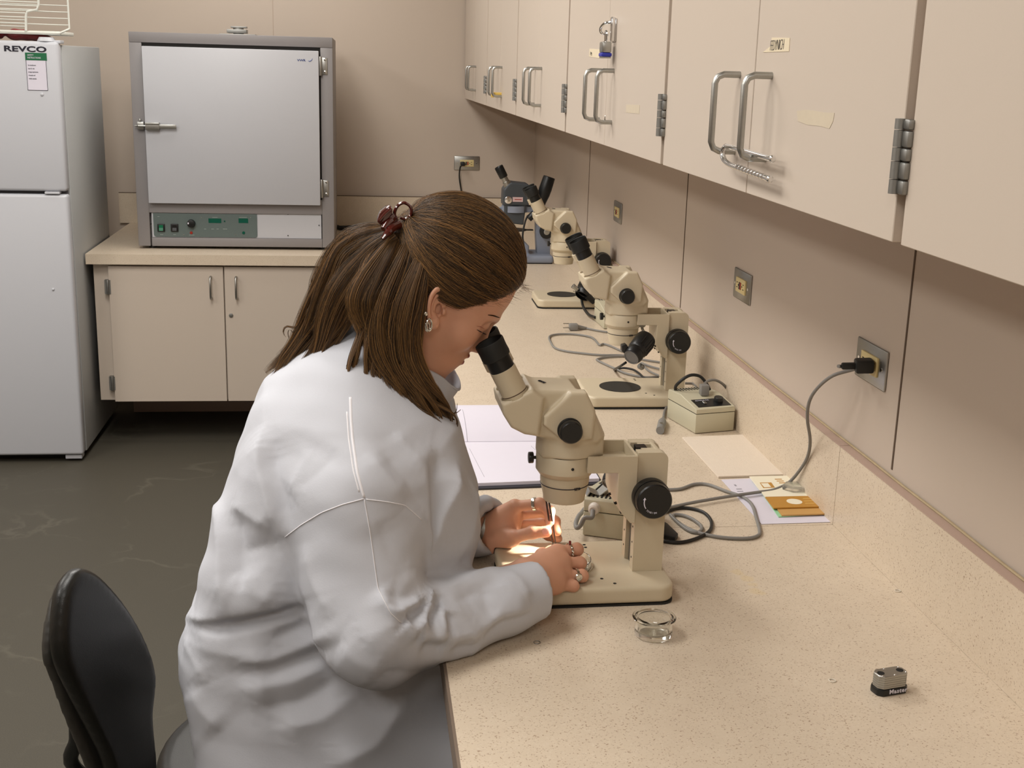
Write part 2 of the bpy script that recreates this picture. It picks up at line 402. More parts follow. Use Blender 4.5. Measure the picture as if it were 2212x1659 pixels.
def worktops():
    yb = 1.985
    t = thing('laboratory_worktop', 'speckled beige worktop slab in front with the seated person, dish and padlock body on it', 'worktop', (.108, -1.0, 0))
    MB().box(.112, WX-.0015, -1.2, yb-.0006, T-.038, T).build('slab', stains(), t, True, 0)
    MB().box(.108, .112, -1.2, yb-.0006, T-.038, T).build('edge_strip', M['cedge'], t, True, 0)
    MB().box(.20, .225, -1.2, -.9, 0, T-.038).build('support_panel', M['cabside'], t, True, 0)
    t = thing('laboratory_worktop', 'long speckled beige worktop along the right wall under the far microscopes', 'worktop', (.108, 2.0, 0))
    MB().box(.112, WX-.0015, yb+.0006, WY-.0005, T-.038, T).build('slab', M['counter'], t, True, 0)
    MB().box(.108, .112, yb+.0006, 5.119, T-.038, T).build('edge_strip', M['cedge'], t, True, 0)
    MB().box(.112, WX-.0022, yb-.0006, yb+.0006, T-.03, T-.0004).build('slab_joint', M['seam'], t, True, 0)
    t = thing('laboratory_worktop', 'beige worktop at the back wall carrying the drying oven', 'worktop', (-1.11, 5.12, 0))
    MB().box(-1.11, .1066, 5.12, WY-.0005, T-.042, T).build('slab', M['counter'], t, True, 0)
    def splash(label, x0, x1, y0, y1, cx0, cx1, cy0, cy1, z1, zc, m1, loc):
        t = thing('backsplash', label, 'backsplash', loc, 0, 'upstands behind the worktops')
        MB().box(x0, x1, y0, y1, T+.0004, z1).build('panel', M['counter'], t, True, 0)
        MB().box(cx0, cx1, cy0, cy1, z1+.0002, zc).build('cap_strip', m1, t, True, 0)
    splash('speckled beige upstand behind the front worktop, nearest the camera', WX-.0215, WX-.0015, -1.2, yb-.0008, WX-.0225, WX-.0015, -1.2, yb-.0008, .967, .9688, M['cabside'], (WX-.01, 1, T))
    splash('long speckled beige upstand on the right wall behind the far microscopes', WX-.0215, WX-.0015, yb+.0008, WY-.0225, WX-.0225, WX-.0015, yb+.0008, WY-.0225, .967, .9688, M['cabside'], (WX-.01, 4, T))
    splash('speckled beige upstand on the back wall beside the drying oven', -1.155, WX-.0015, WY-.0205, WY-.0005, -1.155, WX-.0015, WY-.0215, WY-.0005, .965, .9665, M['seam'], (0, WY-.01, T))
    # sealant bead on top of the right backsplash
    s = MB(); P = [(WX-.004+random.uniform(-.0012, .0012), y, .9705+random.uniform(-.0006, .0006)) for y in np.arange(-1.1, 6.1, .13)]
    s.tube(P, .0022, 6, 2); struct(tag(s.build('trim_1', mat('old_sealant', (168, 150, 118), .6, noise=.2, nscale=60))))
worktops()
# ---------------------------------------------------------------- upper cabinets
def bar_handle(x, y, z0, z1, out, r, parent, name='handle', axis='x'):
    rb = .012; P = []
    if axis == 'x': f = lambda o, z: (x-o, y, z)
    else: f = lambda o, z: (x, y-o, z)
    P = [f(0, z1), f(out-rb, z1), f(out-rb*.3, z1-rb*.3), f(out, z1-rb), f(out, z0+rb), f(out-rb*.3, z0+rb*.3), f(out-rb, z0), f(0, z0)]
    m = MB(); m.tube(P, r, 12, 1); return m.build(name, M['steel'], parent, True, 60)
def hinge(x, y, z0, z1, parent, sgn=-1):
    m = MB(); L = z1-z0; fr = (0, .2, .44, .62, .85, 1)
    for k in range(5):
        a, b = z0+L*fr[k], z0+L*fr[k+1]
        m.box(x-.006, x+.001, y-.0145, y-.0015, a+.0004, b-.0004, .0022); m.cyl((x-.0065, y+.002, a+.0004), (x-.0065, y+.002, b-.0004), .0052, n=14)
        m.box(x-.005, x+.001, y+.004, y+.014, a+.0004, b-.0004, .002)
    return m.build('hinge', M['steeldull'], parent, True, 40)
def upper_units():
    Z0, ZT = 1.4475, 2.45
    bounds = [0.115, 1.11, 2.055, 3.07, 4.08, 5.06, 6.135]
    labels = ['nearest beige wall cabinet at the right edge, no handles in view',
              'beige wall cabinet with a handwritten tape label and a steel shackle through its handles',
              'beige wall cabinet with the blue-banded padlock on its hasp',
              'beige wall cabinet with plain paired handles, just beyond the padlocked one',
              'beige wall cabinet with yellow tape caught on its handle bottom',
              'farthest beige wall cabinet, touching the back wall']
    units = []
    for i in range(6):
        y0, y1 = bounds[i], bounds[i+1]
        t = thing('wall_cabinet', labels[i], 'cabinet', (CX, y0, Z0), 0, 'wall cabinets along the right wall'); units.append(t)
        MB().box(CX+.0195, WX-.0005, y0+.0006, y1-.0006, Z0+.004, ZT).build('body', M['cabside'], t, True, 0)
        g = .010 if i else .010; mid = (y0+y1)/2
        for a, b in ((y0+g, mid-.0018), (mid+.0018, y1-g)):
            d = MB().box(CX, CX+.019, a, b, Z0, ZT-.004, .0008, 1).build('door', M['cab'], t, True, 0)
            if i == 0 and a < mid: continue
            if i == 0: continue
            hy = mid-.070 if a < mid else mid+.062
            if i == 5 and a > mid: hy = mid+.05
            h = bar_handle(CX, hy, 1.4975, 1.5985, .034, .0045, d)
            if i == 2 and a < mid:
                MB().lathe([(.002, 0), (.0012, .006), (0, .009)], (CX-.014, hy+.001, 1.502), (0, 0, 1), 8).build('screw_tip', M['chrome'], d, True)
        hinge(CX, y0+.001, 1.494, 1.564, t)
    return units
units = upper_units()
# ---------------------------------------------------------------- base cabinet at the back
def base_cabinet():
    t = thing('base_cabinet', 'beige two-door base cabinet under the drying oven', 'cabinet', (-1.09, 5.16, 0))
    MB().box(-1.09, .105, 5.162, 6.12, .195, T-.0425).build('body', M['cab'], t, True, 0)
    MB().box(-1.05, .09, 5.66, 6.12, 0, .194).build('toe_kick', M['cabside'], t, True, 0)
    for k, (a, b) in enumerate(((-1.028, -.5665), (-.5615, -.10))):
        d = MB().box(a, b, 5.141, 5.161, .192, T-.052, .0012, 1).build('door', M['cab'], t, True, 0)
        hx = -.614 if k == 0 else -.527
        m = MB(); z1, z0 = oy(hx, 0, 0).z, 0
        za, zb = .727, .638; x = oy(455 if k == 0 else 510, 630, 5.12).x
        P = [(x, 5.141, za), (x, 5.120, za), (x, 5.113, za-.008), (x, 5.113, zb+.008), (x, 5.120, zb), (x, 5.141, zb)]
        m.tube(P, .0045, 10, 1); m.build('handle', M['steel'], d, True, 60)
        if k == 1:
            p = oy(499, 681, 5.14); m = MB(); m.cyl((p.x, 5.136, p.z), (p.x, 5.142, p.z), .0085, n=20, bev=.001)
            m.cyl((p.x, 5.1355, p.z), (p.x, 5.137, p.z), .0035, n=8); m.build('lock_cylinder', M['steeldull'], d, True)
    for pz in ((233, 620), (243, 828)):
        p = oy(pz[0], pz[1], 5.14); m = MB(); m.cyl((p.x, 5.137, p.z-.031), (p.x, 5.137, p.z+.031), .0055, n=12, bev=.001)
        m.box(p.x-.013, p.x+.011, 5.1385, 5.163, p.z-.029, p.z+.029); m.build('hinge', M['steeldull'], t, True)
base_cabinet()
# ---------------------------------------------------------------- refrigerator
def fridge():
    t = thing('laboratory_refrigerator', 'white two-door laboratory refrigerator at the left edge', 'refrigerator', (-1.45, 4.92, 0))
    x1, x0, zs = -1.118, -1.80, 1.086
    MB().box(x0, x1, 4.975, 5.67, .03, 1.635, .004).build('body', M['fridgeside'], t, True, 30)
    MB().box(x0+.02, x1-.02, 4.99, 5.1, .0, .05).build('toe_grille', M['black'], t, True)
    MB().box(x1-.075, x1-.01, 4.925, 4.972, .012, .028, .002).build('lower_hinge', M['white'], t, True)
    MB().box(x0+.01, x1-.008, 4.965, 4.976, .03, 1.63).build('gasket', M['gasket'], t, True)
    u = MB().box(x0, x1, 4.91, 4.966, zs+.006, 1.646, .012, 3).build('upper_door', M['white'], t, True, 40)
    l = MB().box(x0, x1, 4.91, 4.966, .032, zs-.006, .012, 3).build('lower_door', M['white'], t, True, 40)
    MB().box(-1.20, -1.145, 4.906, 4.94, zs-.004, zs+.005, .002).build('middle_hinge', M['white'], t, True)
    m = MB().cyl((-1.165, 4.945, 1.646), (-1.165, 4.945, 1.662), .034, .027, n=28, bev=.002); m.box(-1.16, x1+.006, 4.93, 4.99, 1.64, 1.652, .002)
    m.build('hinge_cap', M['white'], t, True)
    z = lambda px, py: oy(px, py, 4.91)
    a = z(8, 110); b = z(101, 108)
    text('maker_lettering', 'REVCO', .0275, M['ink'], u, frame_m((a.x, 4.9092, a.z), (1, 0, 0), (0, 0, 1)), sx=1.70, ext=.0006, bold=.0009, space=1.03)
    # safety label
    A, Bq, Cq = z(54, 114), z(101, 131), z(104, 196)
    lab = MB().box(A.x+.001, Cq.x, 4.9088, 4.9100, Cq.z, A.z).build('safety_label', M['paper'], u, True)
    MB().box(A.x, Bq.x+.001, 4.9080, 4.9090, Bq.z, A.z+.001).build('green_heading', M['labelgreen'], lab, True)
    f = MB(); 
    for (xa, xb, za, zb) in ((A.x+.001, A.x+.0025, Cq.z, Bq.z), (Cq.x-.0015, Cq.x, Cq.z, Bq.z), (A.x+.001, Cq.x, Cq.z, Cq.z+.0015)): f.box(xa, xb, 4.9083, 4.9089, za, zb)
    f.build('label_border', M['ink'], lab, True)
    for k, s_ in enumerate(('SAFETY', 'INSTRUCTIONS')):
        text('heading_text', s_, .0085, M['paper'], lab, frame_m((A.x+.008, 4.9076, A.z-.0105-.0095*k), (1, 0, 0), (0, 0, 1)), sx=.8)
    for k, s_ in enumerate(('See manufacturer', 'insert for safe', 'storage requirements', 'of samples and', 'volatile materials.')):
        text('label_text', s_, .0066, M['ink'], lab, frame_m((A.x+.0075, 4.9084, Bq.z-.020-.0122*k), (1, 0, 0), (0, 0, 1)), sx=.62)
    for px, py, r, d in ((91, 204, .0068, u), (115, 625, .0055, l)):
        p = z(px, py); MB().lathe([(r, 0), (r*.9, .003), (r*.5, .005), (0, .0056)], (p.x, 4.910, p.z), (0, -1, 0), 20, False).build('hole_plug', M['white'], d, True)
    # wire basket standing on top
    W = mat('white_coated_wire', (222, 224, 216), .4)
    t2 = thing('wire_basket', 'white coated wire basket standing on the refrigerator', 'basket', (-1.4, 5.0, 1.66))
    y0 = 4.95; q = lambda px, py: oy(px, py, y0)
    m = MB()
    c = q(150, 65); c2 = q(150, 0)
    zt = c2.z+.25; xR = c.x; zb = c.z; 
    m.tube([(xR, y0, zt), (xR, y0, zb+.004)], .0035, 8, 1)                      # right upright
    e = q(130, 72); 
    m.tube([(xR, y0, zb+.004), (e.x, y0-.01, e.z), (-1.78, y0-.01, e.z+.002)], .0042, 8, 1)
    for px, py, py2 in ((0, 60, 65), (0, 12, 12)): pass
    for py in (-60, -48, -34, -20, -6, 9, 23, 37, 51):
        a = q(60, py+.5); xx = q(148, py+2).x
        m.tube([(-1.78, y0, a.z+.004), (xR, y0, a.z-.0005)], .0021, 6, 1)
    m.build('front_grid', W, t2, True, 60)
    m = MB(); yb = y0-.02; v = [q(86, -60), q(86, 10), q(83, 21), q(62, 25), q(59, 34), q(59, 66)]
    m.tube([(p.x, yb, p.z) for p in v], .0046, 8, 1)
    for py in (4, 12, 20, 28, 37, 43, 50, 57):
        a = q(40, py); xx = q(84 if py < 22 else 58, py).x
        m.tube([(-1.78, yb, a.z+.003), (xx, yb, a.z)], .0021, 6, 1)
    m.build('side_grid', W, t2, True, 60)
    m = MB(); a = q(0, 68); 
    m.box(-1.78, q(131, 66).x, y0-.012, y0+.22, q(60, 74).z, q(60, 66).z, .003); m.build('tray', W, t2, True, 60)
    def bag(G):
        d = sd_ell(G, (-1.43, 5.02, 1.668), (.10, .07, .024)); d = smin(d, sd_ell(G, (-1.28, 5.03, 1.669), (.055, .06, .022)), .01)
        d = smin(d, sd_ell(G, (-1.215, 5.03, 1.661), (.05, .05, .016)), .01)
        d = d+.003*np.sin(G[0]*95+G[1]*40)*np.sin(G[2]*160+G[0]*50)
        return smax(d, 1.6475-G[2], .002)
    o = sdf_obj('plastic_bag', bag, (-1.57, 4.92, 1.63), (-1.14, 5.13, 1.71), .0035, mat('red_plastic_film', (150, 62, 66), .3, noise=.3, nscale=40), smooth=2)
    tag(o, 'crumpled dark red plastic bag under the wire basket', 'bag')
fridge()
# ---------------------------------------------------------------- drying oven
def oven():
    yf = 5.28; q = lambda x, y, Y=yf: oy(x, y, Y)
    t = thing('drying_oven', 'large grey and white drying oven on the back worktop', 'oven', (-.51, yf, T))
    x0, x1, z0, z1 = -.925, -.112, .832, 1.698
    dx0, dx1, dz0, dz1 = -.872, -.168, 1.014, 1.643
    px0, px1, pz0, pz1 = -.868, -.166, .868, .972
    m = MB()
    m.box(x0, x1, yf+.03, 5.95, z0, z1, .003)
    m.box(x0, x1, yf, yf+.04, 1.657, z1, .002); m.box(x0, dx0-.004, yf, yf+.04, z0, 1.6565, .002); m.box(px1+.004, x1, yf, yf+.04, z0, 1.6565, .002)
    m.box(dx0-.004, px1+.004, yf, yf+.04, pz1, dz0+.02, .0015); m.box(px0-.002, px1+.003, yf, yf+.04, z0, pz0, .0015)
    m.build('cabinet', M['ovengrey'], t, True, 30)
    MB().box(dx0-.006, dx1+.008, yf+.004, yf+.034, dz0+.01, dz1+.016).build('door_gasket', M['darkgap'], t, True, 0)
    d = MB().box(dx0, dx1, yf-.028, yf+.003, dz0, dz1, .003).build('door', M['ovenwhite'], t, True, 30)
    f = MB()
    for (fx, fy) in ((x0+.05, yf+.05), (x1-.05, yf+.05), (x0+.05, 5.9), (x1-.05, 5.9)):
        MB().cyl((fx, fy, T+.0005), (fx, fy, z0), .016, n=16).build('foot', M['black'], t, True)
    c = MB().box(px0, px1, yf+.006, yf+.028, pz0+.001, pz1-.001).build('lower_panel', M['ovenwhite'], t, True, 0)
    a, b2 = q(330, 459), q(556, 512)
    r = .010; X0, X1, Za, Zb = a.x, b2.x, pz0+.003, pz1-.002
    pts = [(X1, Za+r)]+[(X1, Zb)]+[(X0, Zb)]+[(X0+r*(1-math.cos(u)), Za+r*(1-math.sin(u))) for u in np.linspace(0, math.pi/2, 5)]+[(X1-r*(1-math.sin(u)), Za+r*(1-math.cos(u))) for u in np.linspace(0, math.pi/2, 5)]
    cp_ = MB().prism(pts, 1, yf+.0035, yf+.0065).build('control_panel', M['panelgrey'], t, True, 0)
    for px, col in ((348, 'green'), (377, 'black')):
        p = q(px, 492); s = MB().box(p.x-.0155, p.x+.0155, yf-.002, yf+.004, p.z-.0165, p.z+.0165, .002).build('switch_bezel', M['black'], cp_, True)
        MB().prism([(yf-.002, p.z-.012), (yf-.006, p.z-.012), (yf-.0025, p.z), (yf-.004, p.z+.012), (yf-.002, p.z+.012)], 0, p.x-.0085, p.x+.0085).build('rocker', M[col], s, True, 20)
    p = q(413, 483); k = MB().cyl((p.x, yf-.012, p.z), (p.x, yf+.004, p.z), .0155, .0175, n=28, bev=.001).build('knob', M['black'], cp_, True)
    MB().box(p.x-.013, p.x-.008, yf-.013, yf-.0118, p.z-.001, p.z+.006).build('knob_mark', M['paper'], k, True)
    for (xa, ya, xb, yb, mm, nn) in ((450, 472, 478, 482, 'display', 'display'), (515, 472, 536, 482, 'display', 'display')):
        A, Bq = q(xa, ya), q(xb, yb); MB().box(A.x, Bq.x, yf+.0025, yf+.0037, Bq.z, A.z).build(nn, M[mm], cp_, True, 0)
    for (xa, ya, r, mm) in ((413, 503, .0058, 'red'), (526, 503, .0060, 'display'), (485, 478, .0030, 'display')):
        p = q(xa, ya); MB().cyl((p.x, yf+.001, p.z), (p.x, yf+.004, p.z), r, n=16).build('indicator', M[mm], cp_, True)
    pale = mat('pale_print', (170, 182, 176), .6)
    for (xa, ya) in ((435, 470), (541, 470), (397, 507), (509, 507)): p = q(xa, ya); MB().cyl((p.x, yf+.0028, p.z), (p.x, yf+.004, p.z), .0022, n=8).build('panel_screw', M['steel'], cp_, True)
    for (xa, ya, wd) in ((342, 468, 5), (464, 470, 12), (525, 470, 18), (443, 495, 5), (459, 495, 6), (470, 495, 5), (486, 495, 10), (349, 507, 7), (377, 507, 6), (414, 508, 12)):
        p = q(xa, ya); MB().box(p.x-wd*.0009, p.x+wd*.0009, yf+.003, yf+.0037, p.z-.0006, p.z+.0006).build('printed_caption', pale, cp_, True, 0)
    for (xa, ya) in ((622, 463), (622, 509), (689, 487), (326, 484)): p = q(xa, ya); MB().cyl((p.x, yf+.003, p.z), (p.x, yf+.007, p.z), .0024, n=8).build('panel_screw', M['black'], c, True)
    # hinges
    for ya, yb in ((122, 164), (388, 428)):
        A, Bq = q(694, ya, yf-.02), q(714, yb, yf-.02)
        h = MB(); h.box(-.160, -.133, yf-.0045, yf+.001, Bq.z+.004, A.z-.004, .002); h.cyl((-.1625, yf-.014, Bq.z), (-.1625, yf-.014, A.z), .0062, n=14, bev=.001)
        h.box(-.165, -.157, yf-.016, yf-.001, Bq.z, A.z); o = h.build('hinge', M['steel'], t, True)
        for f_ in (.2, .85): zz = Bq.z+(A.z-Bq.z)*f_; MB().lathe([(.0062, 0), (.005, .003), (0, .0045)], (-.1425, yf-.004, zz), (0, -1, 0), 16, False).build('screw', M['chrome'], o, True)
    # latch
    A = q(313, 267, yf-.03); Bq = q(382, 280, yf-.03); zc = q(345, 273, yf-.035).z
    h = MB(); h.box(-.845, -.746, yf-.046, yf-.040, zc-.0085, zc+.0085, .001)
    h.box(-.868, -.812, yf-.048, yf-.028, zc-.0155, zc+.0155, .002); h.box(-.868, -.812, yf-.054, yf-.044, zc+.008, zc+.0145, .001)
    l = h.build('latch', M['steel'], d, True)
    h = MB(); h.box(-.905, -.878, yf-.018, yf-.0, zc-.016, zc+.016, .002); h.cyl((-.893, yf-.014, zc+.016), (-.893, yf-.014, zc+.028), .0058, .004, n=12, bev=.001)
    h.cyl((-.905, yf-.018, zc), (-.916, yf-.018, zc), .005, .0025, n=10); h.cyl((-.90, yf-.03, zc), (-.86, yf-.03, zc), .004, n=8)
    h.build('latch_catch', M['steel'], t, True)
    p = q(642, 132, yf-.03); text('maker_mark', 'VWR', .0115, mat('blue_ink', (40, 62, 120), .5), d, frame_m((p.x, yf-.0284, p.z), (1, 0, 0), (0, 0, 1)), sx=1.3, bold=.0003)
    m = MB(); c0 = q(668, 129, yf-.03)
    m.tube([(c0.x-.005, yf-.0285, c0.z-.004), (c0.x+.002, yf-.0285, c0.z-.006), (c0.x+.010, yf-.0285, c0.z-.001), (c0.x+.0125, yf-.0285, c0.z+.006)], [.0005, .0015, .0012, .0004], 6, 4)
    m.build('maker_swoosh', mat('swoosh_blue', (60, 88, 150), .5), d, True)
    # vent on top
    v = thing('oven_vent', 'metal damper plate', 'vent', (-.5, 5.5, z1)) if False else None
    cx_ = oy(515, 62, 5.5).x
    m = MB(); m.box(cx_-.075, cx_+.075, 5.44, 5.6, z1, z1+.006, .001)
    m.box(cx_-.045, cx_+.036, 5.46, 5.54, z1+.010, z1+.025, .001); m.box(cx_-.03, cx_+.036, 5.48, 5.52, z1+.031, z1+.038, .001)
    m.cyl((cx_, 5.5, z1), (cx_, 5.5, z1+.032), .022, n=20); m.build('roof_vent', M['steeldull'], t, True)
oven()
# ================================================================ STEREO MICROSCOPES
def head_sdf(G):
    poly = [(-.100, .306), (-.098, .286), (-.088, .268), (-.070, .258), (-.045, .250), (.040, .240), (.049, .250), (.030, .296), (.006, .321), (-.050, .323), (-.062, .325)]
    d = sd_extr(G, poly, -.043, .043, .006)
    block = sd_extr(G, [(-.1075, .305), (-.1045, .288), (-.092, .268), (-.072, .2575), (-.050, .254), (-.044, .312), (-.062, .3270)], -.0515, .0515, .006)
    d = smin(d, block, .006)
    body = sd_cyl(G, (.002, 0, .216), (.002, 0, .262), .0475, .0455, .003)
    wedge = sd_extr(G, [(-.040, .216), (.0525, .216), (.0525, .250), (.028, .298), (-.040, .28)], -.034, .034, .008)
    body = smin(body, wedge, .010)
    d = smin(d, body, .009)
    for s in (-1, 1):
        pod = sd_extr(G, [(-.044, .272), (-.044, .286), (-.006, .322), (.018, .322), (.033, .292), (.030, .25), (-.010, .244)], min(s*.03, s*.054), max(s*.03, s*.054), .004)
        d = smin(d, pod, .003)
    # shallow socket rims around the two tubes
    a = Vector((-.46, 0, .888)).normalized()
    for s in (-1, 1):
        c = Vector((-.0851, s*.0295, .3153)); d = smax(d, -sd_cyl(G, c-a*.004, c+a*.02, .0212), .0012)
    return d
def make_scope():
    t = thing('stereo_microscope', 'beige stereo microscope', 'microscope', (0, 0, 0))
    # foot
    def foot(G):
        px, py = G[0]-.032, G[1]
        qx = np.abs(px)-(.1275-.024); qy = np.abs(py)-(.0955-.024)
        d2 = np.sqrt(np.maximum(qx, 0)**2+np.maximum(qy, 0)**2)+np.minimum(np.maximum(qx, qy), 0)-.024
        d2 = d2+.006; dz = np.abs(G[2]-.0165)-(.0135-.006)
        return np.minimum(np.maximum(d2, dz), 0)+np.sqrt(np.maximum(d2, 0)**2+np.maximum(dz, 0)**2)-.006
    o = sdf_obj('foot', foot, (-.105, -.105, -.002), (.17, .105, .036), .0022, M['beige'], t, smooth=1)
    m = MB(); r = .022; pts = []
    for (cx0, cy0, a0) in ((.1595-r, .0955-r, 0), (-.0955+r, .0955-r, 90), (-.0955+r, -.0955+r, 180), (.1595-r, -.0955+r, 270)):
        for k in range(7): a = math.radians(a0+k*15); pts.append((cx0+r*math.cos(a), cy0+r*math.sin(a)))
    m.prism(pts, 2, 0, .0032).build('rubber_pad', M['rubber'], t)
    for (hx, hy) in ((.052, .077), (.052, .066), (.052, -.060), (.068, -.079)):
        MB().cyl((hx, hy, .0295), (hx, hy, .0304), .0026, n=12).build('screw_hole', M['darkgap'], o)
    # C shaped column
    m = MB(); x0, x1 = .105, .152
    def colplate(y0, y1):
        pts = [(x0, .0302), (x1, .0302)]+[(x1-.012*(1-math.cos(a)), .222-.012*(1-math.sin(a))) for a in np.linspace(0, math.pi/2, 6)]+[(x0, .222)]
        m.prism(pts, 1, y0, y1)
    colplate(-.036, -.017); colplate(.017, .036)
    m.box(x0+.026, x1, -.017, .017, .0302, .210)
    m.box(x0+.010, x1-.012, -.0175, -.0085, .205, .2215); m.box(x0+.010, x1-.012, .0085, .0175, .205, .2215); m.box(x0+.030, x1-.010, -.02, .02, .2095, .2222, .001)
    c = m.build('column', M['beige'], t, smooth=30)
    MB().box(x0+.005, x0+.0262, -.0120, .0120, .031, .21).build('rack', mat('rack_grey', (88, 84, 76), .5), c)
    s = MB(); s.box(x0+.0035, x0+.02, -.009, .009, .10, .222).build('slide', M['black'], c)
    for zz in (.05, .075, .10, .12):
        for yy in (-.026, .026): MB().cyl((x0-.0004, yy, zz), (x0+.001, yy, zz), .0016, n=8).build('column_screw', M['darkgap'], c)
    # arm with open trough and slider plate
    m = MB(); a0, a1 = .026, .1035
    for s_ in (-1, 1):
        y1, y0 = s_*.043, s_*.039
        m.prism([(a0, .193), (.074, .193), (.074, .15), (.082, .128), (.0965, .112), (a1, .112), (a1, .2195), (a0, .2195)], 1, min(y0, y1), max(y0, y1), .0008, 1)
    m.box(a0, a1, -.039, .039, .193, .201); m.box(a1-.004, a1, -.039, .039, .112, .2195)
    m.prism([(.074, .193), (.074, .15), (.082, .128), (.086, .128), (.078, .152), (.078, .193)], 1, -.039, .039)
    m.cyl((.058, .038, .206), (.058, .0388, .206), .0075, n=20); 
    a = m.build('arm', M['beige'], t, smooth=30)
    for (bx, bz) in ((.079, .138), (.088, .123)):
        for yy in (-.022, .02): MB().cyl((bx-.0035, yy, bz-.001), (bx+.001, yy, bz+.001), .0022, n=10).build('bolt', M['darkgap'], a)
    # ring holder
    h = MB().lathe([(.0385, .1805), (.0395, .181), (.0452, .189), (.0452, .2145), (.0445, .2155), (.040, .2155), (.040, .2185), (.0455, .2190)], (0, 0, 0), (0, 0, 1), 64, False)
    h.build('ring_holder', M['beige'], t, smooth=35)
    MB().lathe([(.0425, .2150), (.0448, .2156), (.0448, .2170), (.0425, .2176)], (0, 0, 0), (0, 0, 1), 64, False).build('ring_gap', M['darkgap'], t, smooth=0)
    MB().cyl((.003, -.0445, .201), (.003, -.0457, .201), .0023, n=14).build('ring_screw', M['black'], t)
    k = MB(); k.cyl((-.045, .004, .205), (-.051, .004, .205), .0025, n=10); k.cyl((-.049, .004, .205), (-.0565, .004, .205), .0088, n=20, bev=.001); k.build('clamp_knob', M['black'], t)
    # objective
    ob = MB().lathe([(.0275, .139), (.0315, .1392), (.0322, .1405), (.0325, .146), (.0352, .158), (.0368, .165), (.0378, .172), (.0378, .1835)], (0, 0, 0), (0, 0, 1), 64, False)
    ob.cyl((0, 0, .1405), (0, 0, .144), .028, n=32)
    ob = ob.build('objective', M['beige'], t)
    MB().lathe([(.0371, .1652), (.0374, .1655), (.0377, .1665), (.0374, .1668)], (0, 0, 0), (0, 0, 1), 64, False).build('index_line', M['ink'], ob)
    text('series_lettering', 'SZ30', .0062, M['ink'], ob, frame_m((.0085, -.0368, .1640), (1, .34, 0), (0, 0, 1)), sx=.8, ext=.0004, bold=.0, world=False)
    # head
    hd = sdf_obj('head', head_sdf, (-.125, -.066, .205), (.066, .066, .348), .0017, M['beige'], t, smooth=1)
    text('maker_lettering', 'OLYMPUS', .0072, M['ink'], hd, frame_m((-.045, .014, .3236), (.45, -1, 0), (1, .45, 0)), sx=.55, ext=.0004, world=False)
    for s_ in (-1, 1):
        kb = MB(); kb.cyl((-.006, s_*.052, .2655), (-.006, s_*.058, .2655), .0185, n=40, bev=.001)
        prof = []
        kb.lathe([(.0165, 0), (.0172, .001), (.0170, .012), (.0150, .0145), (0, .0146)], (-.006, s_*.057, .2655), (0, s_, 0), 48, False)
        kb = kb.build('zoom_knob', M['black'], t, smooth=40)
    for s_ in (-1, 1):
        y = s_*.0295; base = Vector((-.0851, y, .3153)); ax = Vector((-.46, 0, .888)).normalized()
        e = MB().lathe([(.0195, -.006), (.0195, .0425), (.0165, .0428)], base, ax, 48, False).build('eyepiece_tube', M['beige'], t, smooth=35)
        MB().lathe([(.0192, .0015), (.0197, .002), (.0197, .0032), (.0192, .0036)], base, ax, 48, False).build('tube_groove', mat('tube_groove', (90, 70, 55), .6) if s_ < 0 and 'tg' not in M else M['cedge'], e)
        if s_ > 0:
            MB().lathe([(.0195, .030), (.0225, .0315), (.0225, .048), (.0200, .0495)], base, ax, 12, False).build('dioptre_ring', M['beige'], e, smooth=20)
        MB().lathe([(.0185, .0425), (.0185, .061), (.0178, .0615)], base, ax, 48, False).build('eyepiece_collar', M['black'], e, smooth=35)
        MB().lathe([(.0178, .0605), (.0212, .0620), (.0218, .0655), (.0214, .074), (.0220, .0865), (.0212, .0885), (.0200, .0880), (.0190, .080), (.0140, .0660), (0, .0655)], base, ax, 48, False).build('eyecup', M['rubber'], e, smooth=50)
        MB().cyl(base+ax*.0665, base+ax*.0675, .0125, n=24).build('eye_lens', mat('dark_lens', (14, 16, 22), .05, spec=.8) if 'lens' not in M else M['lens'], e)
    for s_ in (-1, 1):
        f = MB(); cx0, cz0 = .124, .157
        f.cyl((cx0, s_*.036, cz0), (cx0, s_*.047, cz0), .019, n=32)
        n = 60; prof = [(.0272, .0), (.0288, .001), (.0292, .013), (.0285, .015), (.0262, .0152), (.0262, .016), (.0278, .0165), (.0272, .0285), (.0255, .0305), (0, .0307)]
        f.lathe(prof, (cx0, s_*.044, cz0), (0, s_, 0), n, False)
        fk = f.build('focus_knob', M['black'], t, smooth=28)
        if s_ < 0:
            P = [(cx0+.0165*math.cos(a), -.0755, cz0+.0165*math.sin(a)) for a in np.radians(np.linspace(165, 215, 8))]
            MB().tube(P, .00085, 6, 1).build('direction_arrow', M['paper'], fk)
            MB().prism([(P[0][0]-.0022, P[0][2]-.0005), (P[0][0]+.0022, P[0][2]+.0003), (P[0][0]+.0003, P[0][2]+.003)], 1, -.076, -.0745).build('arrow_head', M['paper'], fk)
            for k_, ch in enumerate('TENSION'):
                an = math.radians(226+k_*8.2); px_, pz_ = cx0+.0185*math.cos(an), cz0+.0185*math.sin(an)
                text('knob_letter', ch, .0040, M['paper'], fk, frame_m((px_, -.0748, pz_), (-math.sin(an), 0, math.cos(an)), (-math.cos(an), 0, -math.sin(an))), sx=.8, ext=.0003, world=False)
    return t
M['lens'] = mat('dark_lens', (14, 16, 22), .05, spec=.8)
scope1 = make_scope()
def place(t, loc, rz, label, group=None, name=None):
    t.location = loc; t.rotation_euler = (0, 0, rz); t['label'] = label
    WM[t.name] = Matrix.Translation(Vector(loc)) @ Matrix.Rotation(rz, 4, 'Z')
    if group: t['group'] = group
scope2 = copy_tree(scope1); scope3 = copy_tree(scope1)
